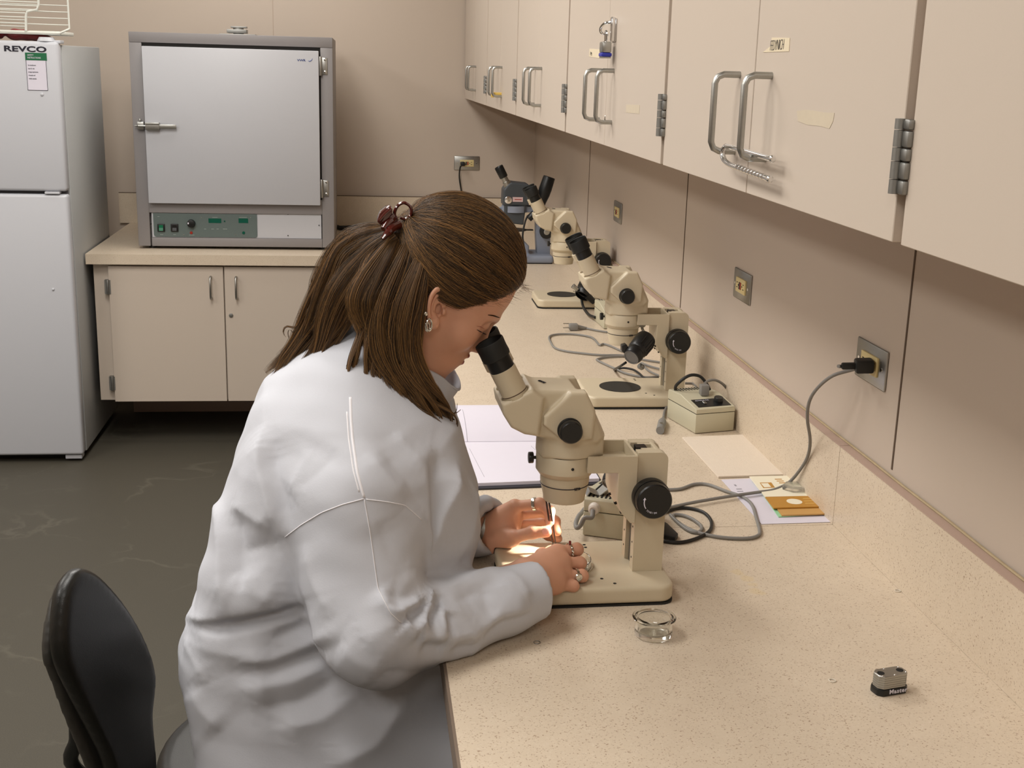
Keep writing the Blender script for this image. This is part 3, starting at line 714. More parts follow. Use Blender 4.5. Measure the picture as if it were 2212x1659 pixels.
GRP = 'beige stereo microscopes along the worktop'
place(scope1, (.309, 1.762, T), math.radians(1.2), 'beige stereo microscope in use, under the seated person\'s eyes', GRP)
place(scope2, (.628, 2.850, T), math.radians(-.6), 'unused beige stereo microscope in the middle, black lamp hanging at its objective', GRP)
place(scope3, (.684, 4.090, T), math.radians(-.6), 'unused beige stereo microscope farthest back, beside the grey-blue one', GRP)
def stage_plate(loc, name, lab, mt, r=.0505, z=B):
    o = MB().lathe([(0, .0001), (r, .0001), (r, .0012), (0, .0012)], (0, 0, 0), (0, 0, 1), 48, False).build(name, mt); o.location = (loc[0], loc[1], z+.0004)
    return tag(o, lab, 'stage plate', 'microscope stage plates')
M['plateblack'] = mat('matt_black_plate', (42, 41, 36), .6, noise=.05)
stage_plate((.628, 2.850), 'stage_plate', 'round black stage plate on the foot of the middle microscope', M['plateblack'])
stage_plate((.684, 4.100), 'stage_plate', 'round black stage plate on the foot of the farthest beige microscope', M['plateblack'])
stage_plate((.309, 1.762), 'stage_plate', 'pale stage plate under the petri dish', M['beige'])
# ---------------------------------------------------------------- grey-blue microscope
M['bluegrey'] = mat('blue_grey_paint', (132, 140, 156), .45, noise=.03)
M['darkgrey'] = mat('dark_grey_paint', (66, 71, 76), .42, noise=.04)
def grey_scope():
    P0 = oz(1196, 571, T); yb = P0.y+.10
    t = thing('stereo_microscope', 'older grey-blue stereo microscope at the far end of the worktop', 'microscope', (P0.x-.1, yb, T), 0)
    q = lambda x, y, dy=0: oy(x, y, yb+dy)
    x1 = P0.x
    def base(G):
        d = sd_box(G, (x1-.125, yb, T+.0175), (.125, .098, .0165), .012)
        post = sd_extr(G, [(q(1068, 520).x, T+.02), (q(1134, 520).x+.01, T+.02), (q(1140, 512).x, T+.068), (q(1128, 510).x, T+.088), (q(1070, 512).x, T+.085)], yb-.06, yb+.06, .008)
        return smin(d, post, .01)
    f = sdf_obj('foot', base, (x1-.27, yb-.11, T-.004), (x1+.01, yb+.11, T+.11), .004, M['bluegrey'], t, True)
    MB().box(x1-.245, x1-.005, yb-.094, yb+.094, T, T+.004).build('rubber_pad', M['rubber'], t, True)
    c = MB(); xl, xr = q(1158, 500).x, q(1193, 500).x
    c.prism([(xl+.004, T+.03), (xr-.01, T+.03), (xr-.012, T+.15), (xl+.022, T+.215), (xl-.006, T+.215), (xl-.002, T+.1)], 1, yb-.028, yb+.028, .003)
    c.build('column', M['bluegrey'], t, True)
    k = q(1182, 500, -.045)
    m = MB(); m.cyl((k.x-.004, yb-.06, k.z), (k.x-.004, yb-.028, k.z), .029, .027, n=32, bev=.002); kb = m.build('focus_knob', M['black'], t, True)
    MB().cyl((k.x-.004, yb-.062, k.z), (k.x-.004, yb-.0595, k.z), .0125, n=24, bev=.0008).build('knob_cap', M['steel'], kb, True)
    m = MB(); m.cyl((k.x-.004, yb+.06, k.z), (k.x-.004, yb+.028, k.z), .029, .027, n=32, bev=.002); m.build('focus_knob', M['black'], t, True)
    # holder ring + arm
    cxh = (q(1083, 450).x+q(1140, 450).x)/2; rz_ = q(1100, 450).z
    m = MB(); m.lathe([(.046, -.013), (.054, -.013), (.054, .013), (.046, .013), (.046, -.013)], (cxh, yb, rz_), (0, 0, 1), 48, False)
    m.box(cxh+.045, xl+.035, yb-.026, yb+.026, rz_-.013, rz_+.012, .004); m.box(xl-.01, xl+.03, yb-.02, yb+.02, rz_-.05, rz_+.0, .003)
    m.cyl((cxh-.054, yb, rz_), (cxh-.062, yb, rz_), .006, n=12)
    m.build('holder_ring', M['bluegrey'], t, True)
    def head(G):
        zt, zm, zb = q(1100, 393).z, q(1100, 437).z, q(1100, 481).z
        up = sd_extr(G, [(cxh-.053, zm-.008), (cxh-.052, zt-.028), (cxh-.035, zt-.004), (cxh-.02, zt+.003), (cxh+.05, zt-.004), (cxh+.053, zm-.008)], yb-.048, yb+.048, .006)
        lo = sd_extr(G, [(cxh-.048, zm), (cxh-.046, zb+.004), (cxh+.034, zb-.004), (cxh+.044, zm)], yb-.042, yb+.042, .005)
        return np.minimum(up, lo)
    h = sdf_obj('head', head, (cxh-.065, yb-.058, q(1100, 490).z-.02), (cxh+.065, yb+.058, q(1100, 385).z+.02), .003, M['darkgrey'], t, True)
    k = q(1098, 432, -.05); MB().cyl((k.x, yb-.053, k.z), (k.x, yb-.046, k.z), .0155, n=28, bev=.0015).build('zoom_dial', M['chrome'], h, True)
    k = q(1118, 431, -.05); a = MB().box(k.x-.020, k.x+.022, yb-.0495, yb-.047, k.z-.0095, k.z+.0095).build('name_label', mat('pink_white_label', (206, 178, 178), .5), h, True)
    MB().box(k.x-.012, k.x+.017, yb-.0500, yb-.0490, k.z-.0015, k.z+.0015).build('printed_line', M['red'], a, True)
    k = q(1144, 431, -.03); MB().box(k.x-.016, k.x+.01, yb-.045, yb+.02, k.z-.02, k.z+.018, .004).build('side_block', M['black'], h, True)
    for px0, px1, py0, py1, yy in ((1096, 1078, 398, 362, -.03), (1170, 1186, 432, 384, .03)):
        a = q(px0, py0, yy); b = q(px1, py1, yy); a = Vector((a.x, yb+yy, a.z)); b = Vector((b.x, yb+yy, b.z)); d = (b-a).normalized()
        L = (b-a).length
        if yy < 0:
            e = MB().lathe([(.0165, -.01), (.0155, .012), (.0135, .014), (.0135, L*.5)], a, d, 28, False).build('eyepiece_tube', M['steel'], t, True)
            MB().lathe([(.0170, L*.42), (.0178, L*.45), (.0182, L*1.02), (.0168, L*1.06), (.014, L*1.0), (0, L*.95)], a, d, 28, False).build('eyecup', M['black'], e, True)
        else:
            e = MB().lathe([(.020, -.02), (.022, 0), (.026, L*.25), (.027, L*.5), (.0255, L*1.0), (.024, L*1.04), (0, L*1.05)], a, d, 28, False).build('eyepiece_tube', M['black'], t, True)
    p = q(1146, 465, -.02); m = MB(); m.cyl((p.x-.012, yb-.05, p.z-.012), (p.x+.012, yb-.05, p.z+.012), .014, n=20, bev=.002); m.build('lamp_socket', M['black'], t, True)
    mr = MB(); a = q(1110, 495); mr.cyl((a.x, yb, a.z-.004), (a.x, yb, a.z), .052, n=36); mr.box(a.x+.04, a.x+.08, yb-.012, yb+.012, a.z-.004, a.z); mr.build('stage_ring', M['black'], t, True)
    return t
grey_scope()
# ================================================================ OUTLETS
def outlet(name_lab, c, wall, plug=None, ub=None):
    # built in a local frame: u along the wall, v up, n out of the wall
    U, N = (Vector((0, -1, 0)), Vector((-1, 0, 0))) if wall == 'r' else (Vector((1, 0, 0)), Vector((0, -1, 0)))
    t = thing('wall_outlet', name_lab, 'outlet', c, 0, 'steel-plated wall outlets')
    F = Matrix((U, N, Vector((0, 0, 1)))).transposed().to_4x4(); F.translation = Vector(c)
    def b(*a, bev=0, mt=None, nm='part', par=None, m=None):
        q = m or MB(); q.box(*a, bev, 2, F)
        return q.build(nm, mt, par or t, True, 30)
    hw, hh = (.063, .034)
    p = b(-hw, hw, -.0002, .004, -hh, hh, bev=.003, mt=M['steel'], nm='plate')
    r = b(-.034, .034, .003, .0075, -.0165, .0165, bev=.001, mt=M['ivory'], nm='receptacle')
    b(-.0068, -.0012, .0070, .0090, -.008, .008, mt=M['ink'], nm='test_button', par=r); b(.0012, .0068, .0070, .0090, -.008, .008, mt=M['red'], nm='reset_button', par=r)
    for s in (-1, 1):
        for dz in (-.0055, .0055): b(s*.0225-.0035, s*.0225+.0035, .0070, .0079, dz-.0009, dz+.0009, mt=M['darkgap'], nm='slot', par=r)
        q = MB(); q.cyl(F @ Vector((s*.0135, .007, 0)), F @ Vector((s*.0135, .0079, 0)), .0022, n=10); q.build('ground_hole', M['darkgap'], r, True)
        q = MB(); q.cyl(F @ Vector((s*.0475, .0036, 0)), F @ Vector((s*.0475, .0052, 0)), .0030, n=12); q.build('plate_screw', M['chrome'], p, True)
    return F
oc = lambda a, b_: (a+b_)/2
F1 = outlet('steel outlet plate on the right wall with a black plug and cord in it', (WX-.0002, oc(1.998, 1.872), 1.130), 'r')
outlet('empty steel outlet plate on the right wall between the middle and far microscopes', (WX-.0002, oc(2.734, 2.598), 1.134), 'r')
outlet('small-looking empty steel outlet plate farthest along the right wall', (WX-.0002, oc(4.138, 3.995), 1.138), 'r')
F4 = outlet('steel outlet plate on the back wall with a black plug in it', (oc(.464, .583), WY-.0002, 1.134), 'b')
# ================================================================ CORDS
def flat(pts, dz=.0035, z=T): return [oz(x, y, z+dz) for x, y in pts]
def cord(name, lab, P, r, mt, cat='cord', group=None, parts=None):
    o = MB().tube(P, r, 10, 5).build(name, mt); tag(o, lab, cat, group); return o
# outlet cord on the near scope
a = F1 @ Vector((.0225, .009, .002)); air = [(1848, 796, 1.965), (1800, 811, 1.985), (1766, 838, 2.01), (1748, 868, 2.035), (1744, 905, 2.06), (1750, 950, 2.09), (1745, 985, 2.12), (1728, 1015, 2.15)]
P = [a+Vector((-.055, .012, -.004))]+[oy(*q) for q in air]+flat([(1703, 1043)], .012)+flat([(1672, 1058), (1640, 1063), (1590, 1070), (1540, 1078), (1490, 1087), (1440, 1098), (1400, 1108)], .0075)
c1 = cord('power_cable', 'grey power cord rising from behind the near microscope to the nearest wall outlet', P, .0031, M['cordgrey'], 'power cord')
def plug_body(c, d, parent, L=.030, w=.0135, mt='cordblack'):
    d = Vector(d).normalized(); c = Vector(c); q = MB(); s = Vector((0, 0, 1)); u = d.cross(s).normalized(); v = u.cross(d)
    mm = Matrix((d, u, v)).transposed().to_4x4(); mm.translation = c
    q.box(0, L, -w, w, -w*.85, w*.85, .004, 2, mm); q.box(L-.002, L+.022, -.0055, .0055, -.0055, .0055, .0025, 2, mm)
    return q.build('plug', M[mt], parent, True, 40)
WM[c1.name] = Matrix.Identity(4)
plug_body(F1 @ Vector((.0225, .0085, .002)), P[0]-(F1 @ Vector((.0225, .0085, .002))), c1)
c2 = cord('power_cable', 'grey cord looped in a square bend on the worktop right of the near microscope',
     flat([(1440, 1058), (1470, 1056), (1500, 1046), (1530, 1047), (1568, 1061), (1603, 1073), (1624, 1090), (1634, 1120), (1641, 1146), (1637, 1157), (1612, 1163), (1560, 1161), (1510, 1151), (1478, 1137), (1455, 1119), (1457, 1112), (1478, 1114), (1500, 1124), (1516, 1139), (1508, 1150), (1488, 1146), (1466, 1130), (1448, 1112)], .0035), .0031, M['cordgrey'], 'power cord')
cord('lamp_lead', 'black lamp lead coiled on the worktop right of the near microscope column',
     flat([(1438, 1106), (1462, 1098), (1490, 1098), (1520, 1107), (1536, 1125), (1534, 1145), (1512, 1160), (1475, 1171), (1440, 1170), (1400, 1160)], .0033), .0031, M['cordblack'], 'cord')
m = MB(); A = [oz(1425, 1128, T+.004), oz(1441, 1136, T+.004), oz(1465, 1159, T+.004), oz(1458, 1167, T+.004), oz(1425, 1158, T+.004)]
o = m.prism([(p.x, p.y) for p in A], 2, T+.0006, T+.010, .002).build('mains_plug', M['cordblack']); tag(o, 'flat black plug lying behind the near microscope column', 'plug')
# middle cords
c = cord('power_cable', 'grey cord ending in a two-pin plug on the worktop behind the person\'s face', flat([(1262, 708), (1290, 714), (1317, 718), (1360, 722), (1400, 726)], .004), .0030, M['cordgrey'], 'power cord')
q = MB(); p0 = oz(1247, 706, T+.011); p1 = oz(1229, 704, T+.011)
q.box(min(p0.x, p1.x)-.002, max(p0.x, p1.x)+.002, p0.y-.012, p0.y+.012, T+.001, T+.021, .004); q.tube([oz(1247, 706, T+.010), oz(1258, 708, T+.006), oz(1268, 709, T+.004)], [.0075, .006, .0035], 10, 3)
q.build('plug', M['cordgrey'], c, True); 
for py in (697, 706): 
    b0 = oz(1229, py+2, T+.011); MB().box(b0.x-.018, b0.x+.002, b0.y-.003, b0.y+.003, b0.z-.0007, b0.z+.0007).build('prong', M['steel'], c, True)
cord('power_cable', 'grey cord in a wide loop on the worktop left of the middle microscope', flat([(1365, 764), (1343, 758), (1320, 748), (1304, 743), (1295, 745), (1284, 733), (1272, 727), (1240, 722), (1205, 722), (1187, 727), (1190, 740), (1200, 752), (1225, 759), (1265, 764), (1300, 767), (1350, 768), (1390, 777), (1450, 786)], .004), .0030, M['cordgrey'], 'power cord')
cord('power_cable', 'grey cord curling behind the foot of the middle microscope', flat([(1360, 769), (1330, 770), (1305, 772), (1290, 776), (1292, 779), (1310, 788), (1330, 797), (1350, 806), (1380, 813), (1405, 815), (1440, 811)], .004), .0030, M['cordgrey'], 'power cord')
cord('lamp_lead', 'black lead hanging from the lamp of the middle microscope', [oy(1352, 783, 2.76), oy(1340, 791, 2.80)]+flat([(1327, 799)], .006)+flat([(1345, 795), (1366, 798), (1380, 806), (1393, 817), (1410, 818), (1440, 811)], .008), .0030, M['cordblack'], 'cord')
cord('power_cable', 'short grey cord slanting behind the middle microscope column', flat([(1388, 786), (1400, 800), (1420, 810), (1440, 816)], .006), .0028, M['cordgrey'], 'power cord')
cord('power_cable', 'grey cord running under the middle microscope lamp to the column', flat([(1385, 784), (1410, 793), (1445, 802)], .006), .0030, M['cordgrey'], 'power cord')
c = cord('extension_lead', 'grey lead with a two-pin end lying left of the power box', flat([(1465, 868), (1447, 874), (1437, 885), (1433, 902)], .005), .0030, M['cordgrey'], 'cord')
a, b0 = oz(1433, 903, T+.009), oz(1426, 930, T+.009); d = b0-a
MB().lathe([(.003, 0), (.006, d.length*.15), (.0098, d.length*.35), (.0092, d.length), (0, d.length)], a, d, 14, False).build('connector', M['cordgrey'], c, True)
MB().cyl(b0-d*.25+Vector((0, 0, .008)), b0-d*.25+Vector((0, 0, .0105)), .004, n=10).build('contact', M['steel'], c, True)
cord('lamp_lead', 'black lead of the far microscope lamp going into its power box', [oy(1256, 645, 4.0), oy(1260, 663, 3.95), oy(1271, 679, 3.85), oy(1286, 686, 3.78)], .0045, M['cordblack'], 'cord')
# back wall plug and cord
c = cord('power_cable', 'black cord hanging from the back wall outlet', [(0.4995, WY-.035, 1.128), (.488, WY-.036, 1.115), (.487, WY-.012, 1.06), (.502, WY-.010, .97), (.505, WY-.03, .90), (.49, WY-.05, T+.006), (.40, WY-.09, T+.005)], .0036, M['cordblack'], 'power cord')
MB().box(.490, .512, WY-.040, WY-.0085, 1.122, 1.142, .004).build('plug', M['cordblack'], c, True)
cord('power_cable', 'thick black double cord leaving the drying oven along the back worktop', [(-.14, 5.75, T+.03)]+flat([(722, 487), (735, 490), (760, 489), (800, 486), (830, 487)], .01), .0062, M['cordblack'], 'power cord')
cord('power_cable', 'second black cord below the first, leaving the drying oven', [(-.14, 5.70, T+.03)]+flat([(722, 491), (745, 496), (775, 499), (820, 500), (860, 500)], .008), .0062, M['cordblack'], 'power cord')
cord('lamp_lead', 'black lead hanging in front of the grey-blue microscope', [oy(1140, 466, 4.95), oy(1134, 480, 4.93), oy(1129, 510, 4.92), oy(1133, 540, 4.93), oy(1135, 556, 4.95)], .0040, M['cordblack'], 'cord')
# ================================================================ POWER BOXES
def power_box():
    W, D, hs = .0985, .1385, .046
    t = thing('power_box', 'box', 'transformer', (0, 0, 0))
    b = MB(); t_ = .003
    b.prism([(0, .0012), (D, .0012), (D+.0, hs-.0008), (0, hs-.0008)], 0, -W/2, W/2, .0025); base = b.build('lower_case', M['beige2'], t)
    prof = [(0, hs), (D, hs), (D, .0665), (D-.004, .0695), (.078, .0715), (.001, .057)]
    lid = MB().prism(prof, 0, -W/2, W/2, .0012, 1).build('lid', M['beige2'], t)
    MB().prism([(.0015, hs-.001), (D-.0015, hs-.001), (D-.0015, hs+.0003), (.0015, hs+.0003)], 0, -W/2+.001, W/2-.001).build('lid_seam', M['darkgap'], t)
    sl = math.atan2(.0145, .077); R_ = Matrix.Translation((0, .001, .057)) @ Matrix.Rotation(sl, 4, 'X')
    p = MB().box(-W/2+.010, W/2-.006, .008, .046, -.0001, .0009, 0, 1, R_).build('control_plate', M['black'], lid)
    q = MB(); q.lathe([(.0105, 0), (.0105, .009), (.0095, .0105), (0, .0106)], R_ @ Vector((.022, .030, .0008)), R_.to_3x3() @ Vector((0, 0, 1)), 22, False); q.build('brightness_knob', M['black'], lid)
    MB().box(-.020, -.012, .020, .030, .0008, .0045, .001, 1, R_).build('toggle', M['steeldull'], lid)
    text('panel_lettering', 'OLYMPUS TH3', .0062, M['paper'], lid, R_ @ frame_m((-.032, .0375, .0010), (1, 0, 0), (0, 1, 0)), sx=.85, ext=.0001, world=False)
    for k in range(12):
        x = -W/2+.010+k*.0073
        MB().box(x, x+.0028, D-.028, D-.008, .0690, .0708, 0, 1, Matrix.Identity(4)).build('vent_slot', M['darkgap'], lid)
    q = MB(); q.lathe([(.0105, 0), (.0105, .003), (.0088, .0055), (.0088, .012), (.006, .014), (.0048, .014), (0, .0135)], (.030, D-.001, .053), (0, 1, 0), 26, False)
    q.build('strain_relief', mat('white_bushing', (222, 214, 205), .4), base)
    return t
def put(t, P, rz, label, group):
    t.location = P; t.rotation_euler = (0, 0, rz); t['label'] = label; t['group'] = group
    WM[t.name] = Matrix.Translation(Vector(P)) @ Matrix.Rotation(rz, 4, 'Z')
PG = 'beige microscope lamp power boxes'
pb2 = power_box(); pb1 = copy_tree(pb2); pb3 = copy_tree(pb2)
a2 = math.atan2(.0223, .0959)
put(pb2, Vector((.7368, 2.5473, T))+Vector((math.cos(a2), math.sin(a2), 0))*.0492, a2, 'beige power box with a black dial panel, right of the middle microscope foot', PG)
a1 = math.atan2(-.0268, .0629); Uv = Vector((math.cos(a1), math.sin(a1), 0)); Nv = Vector((-math.sin(a1), math.cos(a1), 0))
put(pb1, Vector((.3781, 1.9556, T))+Uv*.0492+Nv*.1385, a1+math.pi, 'beige power box seen from its vented back behind the near microscope', PG)
put(pb3, Vector((.7481, 3.6702, T))+Vector((.0492, .0, 0)), .04, 'beige power box half hidden behind the middle microscope head', PG)
# things plugged into the middle box
c = cord('lamp_lead', 'black lead arching over the power box beside the middle microscope', [Vector((.735, 2.66, T+.03)), oy(1459, 842, 2.665), oy(1467, 826, 2.65), oy(1490, 811, 2.65), oy(1512, 813, 2.65), oy(1527, 830, 2.65), oy(1533, 842, 2.64)], .0036, M['cordblack'], 'cord')
c = cord('power_cable', 'grey cord arching from the plug on top of the power box', [oy(1521, 832, 2.64), oy(1527, 824, 2.65), oy(1545, 821, 2.66), oy(1563, 831, 2.67), oy(1574, 847, 2.68), oy(1579, 862, 2.69), oy(1581, 880, 2.70)], .0032, M['cordgrey'], 'power cord')
pp = oy(1521, 844, 2.625); MB().box(pp.x-.0095, pp.x+.0095, 2.615, 2.635, T+.0695, T+.094, .002).build('plug', M['cordgrey'], c, True)
cord('power_cable', 'grey cord behind the power box and column of the middle microscope', flat([(1480, 828), (1500, 830), (1508, 845), (1530, 858)], .012), .0032, M['cordgrey'], 'power cord')
# cord from the near box
bs = pb1.matrix_world if False else (WM[pb1.name] @ Vector((.030, .1515, .053)))
cord('lamp_lead', 'grey lead leaving the white bushing of the near power box', [bs, bs+Vector((-.004, -.012, -.008)), oy(1263, 1119, 1.925), oy(1254, 1135, 1.925), oy(1246, 1140, 1.93), oy(1244, 1130, 1.95), oy(1250, 1115, 1.98), oy(1256, 1108, 2.02), oy(1262, 1100, 2.06)], .0040, M['cordgrey'], 'cord')
# ================================================================ LAMPS
def lamp(p0, p1, r, lab, name='microscope_lamp', lens=True):
    t = thing(name, lab, 'lamp', p0, 0, 'black microscope lamps')
    d = Vector(p1)-Vector(p0); L = d.length
    prof = [(r*.78, 0), (r*.86, .001), (r*.95, L*.10), (r*.98, L*.2), (r*.9, L*.24), (r*.88, L*.32), (r*1.0, L*.38), (r*1.06, L*.9), (r*.98, L*.98), (r*.6, L), (0, L)]
    h = MB().lathe(prof, p0, d, 36, False); 
    h = h.build('housing', M['black'], t, True, 30)
    if lens: MB().lathe([(0, -.0), (r*.66, 0), (r*.7, .003), (r*.78, .0005), (r*.80, -.0015), (r*.70, -.0012), (r*.66, -.0004)], p0, d, 36, False).build('lens', mat('grey_lens', (92, 92, 92), .15, spec=.8), h, True, 30)
    u = d.normalized().cross(Vector((0, 0, 1))).normalized(); v = u.cross(d.normalized())
    for k in range(7):
        an = math.radians(-60+k*20); dr = u*math.cos(an)+v*math.sin(an)
        a = Vector(p0)+d*.42+dr*r*1.03; b = Vector(p0)+d*.88+dr*r*1.07
        MB().cyl(a, b, .0012, n=6).build('cooling_fin', M['black'], h, True)
    return t, d, L
l2, d2, L2_ = lamp(oy(1364, 772, 2.725), oy(1397, 731, 2.775), .0235, 'black cylindrical lamp hanging below the middle microscope objective')
s0 = oy(1400, 718, 2.80); m = MB(); m.cyl(oy(1381, 790, 2.745), oy(1388, 794, 2.75), .007, n=14, bev=.001); m.build('thumbscrew', M['steeldull'], l2, True)
m = MB(); m.tube([oy(1397, 731, 2.78), oy(1407, 726, 2.80), oy(1390, 716, 2.82), oy(1386, 702, 2.83)], .0035, 8, 2); m.cyl(oy(1389, 700, 2.82), oy(1384, 697, 2.83), .010, n=18, bev=.001); m.build('bracket', M['steel'], l2, True)
m = MB(); m.prism([(p.x, p.z) for p in (oy(1342, 745, 2.74), oy(1352, 742, 2.74), oy(1360, 755, 2.74), oy(1352, 765, 2.74), oy(1342, 758, 2.74))], 1, 2.732, 2.752, .002); m.build('clamp_ear', M['black'], l2, True)
l3, d3, L3_ = lamp(oy(1257, 640, 3.96), oy(1278, 602, 4.0), .030, 'black ribbed lamp beside the far microscope foot', lens=False)
MB().cyl(oy(1248, 626, 3.95), oy(1237, 617, 3.95), .0065, .0085, n=14, bev=.001).build('thumbscrew', M['steel'], l3, True)
MB().tube([oy(1280, 646, 3.98), oy(1288, 652, 3.99), oy(1304, 630, 4.02), oy(1312, 618, 4.03)], .0075, 8, 2, flat=.4).build('bracket', M['steel'], l3, True)
MB().tube([oy(1268, 638, 3.95), oy(1284, 653, 3.95)], [.012, .009], 12, 1).build('lamp_socket', M['black'], l3, True)
# lamp of the near microscope, behind its arm, aimed at the dish
n0, n1 = Vector((.392, 1.815, .962)), Vector((.424, 1.852, 1.0))
l1, d1, L1_ = lamp(n0, n1, .017, 'black lamp behind the near microscope arm lighting the petri dish')
m = MB(); m.tube([n1, Vector((.42, 1.84, 1.01)), Vector((.40, 1.806, 1.015))], .004, 8, 3); m.build('bracket', M['steel'], l1, True)
sp = bpy.data.lights.new('microscope_lamp_beam', 'SPOT'); sp.energy = 6.0; sp.spot_size = math.radians(44); sp.spot_blend = .35; sp.shadow_soft_size = .006; sp.color = (1, .90, .76)
so = bpy.data.objects.new('microscope_lamp_beam', sp); COL.objects.link(so); dd = (Vector((.292, 1.792, B+.03))-n0).normalized(); so.location = n0+dd*.004
so.rotation_euler = dd.to_track_quat('-Z', 'Y').to_euler()
# bracket standing on the near power box
t = thing('lamp_bracket', 'bent steel lamp bracket with a pink disc on the near power box', 'bracket', (.40, 1.99, T+.07))
Yb = 1.985; q3 = lambda x, y, Y=Yb: oy(x, y, Y)
def strip(pts, wdt, mt, nm, Y0=1.975):
    P_ = [q3(x, y) for x, y in pts]; m = MB(); k = len(P_)
    for a, b in zip(P_, P_[1:]):
        d = (b-a).normalized(); n = Vector((-d.z, 0, d.x))*.0008
        m.prism([((a-n).x, (a-n).z), ((b-n).x, (b-n).z), ((b+n).x, (b+n).z), ((a+n).x, (a+n).z)], 1, Y0-wdt/2, Y0+wdt/2)
    return m.build(nm, mt, t, True, 0)
strip([(1283, 1067), (1291, 1060), (1334, 1027)], .030, M['steel'], 'long_arm')
strip([(1263, 1062), (1269, 1052), (1291, 1062)], .028, M['steel'], 'short_arm')
MB().tube([q3(1287, 1058, 1.955), q3(1325, 1024, 1.958)], .0016, 8, 1).build('black_rod', M['black'], t, True)
MB().tube([q3(1325, 1022, 1.98), q3(1338, 1046, 1.96)], .006, 10, 1).build('black_sleeve', M['black'], t, True)
pk = q3(1326, 1061, 1.965); MB().cyl((pk.x, 1.958, pk.z), (pk.x, 1.964, pk.z), .0098, n=24, bev=.001).build('pink_disc', mat('pink_disc', (222, 150, 124), .4), t, True)
MB().cyl((pk.x-.002, 1.964, pk.z+.004), (pk.x-.004, 1.975, pk.z+.018), .003, n=10).build('disc_stem', M['steel'], t, True)
# ================================================================ PAPERS
def slab(name, corners, z, h, mt, lab, cat, parent=None, grp=None):
    P_ = [oz(x, y, z+h) if not isinstance(x, Vector) else x for x, y in corners]
    o = MB().prism([(p.x, p.y) for p in P_], 2, z, z+h).build(name, mt, parent, parent is not None, 0)
    if parent is None: tag(o, lab, cat, grp)
    return o
towel = slab('paper_towel', [(1474, 944), (1615, 938), (1700, 1024), (1552, 1029)], T+.0008, .0035, mat('cream_paper_towel', (222, 209, 192), .9, noise=.03, nscale=90, bump=.3, bscale=250), 'folded cream paper towel on the worktop in front of the power box', 'paper towel')
note = slab('printed_sheet', [(1558, 1036), (1720, 1029), (1808, 1127), (1645, 1132)], T+.0005, .0006, M['paper'], 'white printed sheet under the mustard booklets', 'sheet of paper')
Wp = Matrix.Identity(4)
for k, (x0, y0, x1_, y1_) in enumerate(((1585, 1047, 1592, 1050), (1590, 1056, 1603, 1057), (1592, 1061, 1606, 1062), (1597, 1066, 1604, 1067))):
    A_, B_ = oz(x0, y0, T+.0011), oz(x1_, y1_, T+.0011)
    MB().box(min(A_.x, B_.x), max(A_.x, B_.x), min(A_.y, B_.y)-.0006, max(A_.y, B_.y)+.0006, T+.0011, T+.0013).build('printed_line', mat('grey_print', (150, 148, 158), .7) if k == 0 else bpy.data.materials['grey_print'], note, True, 0)
bk = thing('seed_booklet', 'mustard and white booklet with a round white badge, glass dish on it', 'booklet', oz(1700, 1070, T+.006))
z0 = T+.0062
M['mustard'] = mat('mustard_print', (182, 130, 42), .45, noise=.04, nscale=100); M['cream'] = mat('cream_cover', (236, 230, 208), .45)
slab('cover', [(1619, 1029), (1726, 1027), (1764.5, 1070.5), (1653, 1073)], z0, .0022, M['cream'], '', '', bk)
slab('cover_band', [(1653.2, 1073.3), (1764.6, 1070.8), (1780, 1094), (1671, 1097)], z0, .0022, M['mustard'], '', '', bk)
cb = oz(1716, 1083.5, z0+.0023); MB().lathe([(0, 0), (.0145, 0), (.0145, .0004), (0, .0004)], (cb.x, cb.y, z0+.0022), (0, 0, 1), 32, False).build('round_badge', M['cream'], bk, True, 0)
slab('picture_box', [(1641, 1042.5), (1666, 1042), (1674, 1053), (1649, 1054)], z0+.0022, .0003, M['mustard'], '', '', bk)
slab('picture', [(1643.5, 1044), (1659, 1043.6), (1666, 1052), (1651, 1052.6)], z0+.0025, .0002, M['cream'], '', '', bk)
for k, (x0, y0) in enumerate(((1674, 1035), (1678, 1039), (1683, 1043))):
    a = oz(x0, y0, z0+.0025); text('cover_lettering', ('SEED', 'CARD', 'A Z')[k], .009, M['mustard'], bk, frame_m(a, (.5, -1, 0), (1, .5, 0)), sx=.8, ext=.0001) if False else MB().box(a.x, a.x+.014, a.y-.002, a.y+.002, z0+.0022, z0+.0025).build('printed_line', M['mustard'], bk, True, 0)
for k in range(3):
    a = oz(1752+k*2.5, 1077+k*5, z0+.0024); MB().box(a.x-.016, a.x+.008, a.y-.0014, a.y+.0014, z0+.0022, z0+.0025).build('printed_line', mat('pale_mustard', (214, 176, 96), .5) if k == 0 else bpy.data.materials['pale_mustard'], bk, True, 0)
b2 = thing('seed_booklet', 'tan booklet with a mint green corner beneath the mustard one', 'booklet', oz(1740, 1100, T+.002))
slab('cover', [(1679, 1099), (1640, 1045), (1750, 1045), (1790, 1109), (1689, 1112.5)], T+.0034, .0024, mat('tan_cover', (196, 152, 88), .5), '', '', b2)
slab('back_cover', [(1682, 1116), (1625, 1035), (1740, 1032), (1803, 1107)], T+.0014, .0018, mat('mint_cover', (150, 205, 160), .5), '', '', b2)
def dish_glass():
    c = oz(1719, 1056, z0+.0024); m = MB()
    P_ = [(c.x+.027*math.cos(a)*(1.05 if k % 2 else .95), c.y+.026*math.sin(a)) for k, a in enumerate(np.radians([10, 65, 120, 185, 240, 300]))]
    o = MB().prism(P_, 2, z0+.0024, z0+.0105, .002).build('weighing_boat', mat('clear_plastic', (245, 245, 240), .08, trans=.93, ior=1.3)); tag(o, 'clear faceted weighing dish on the mustard booklet', 'dish')
dish_glass()
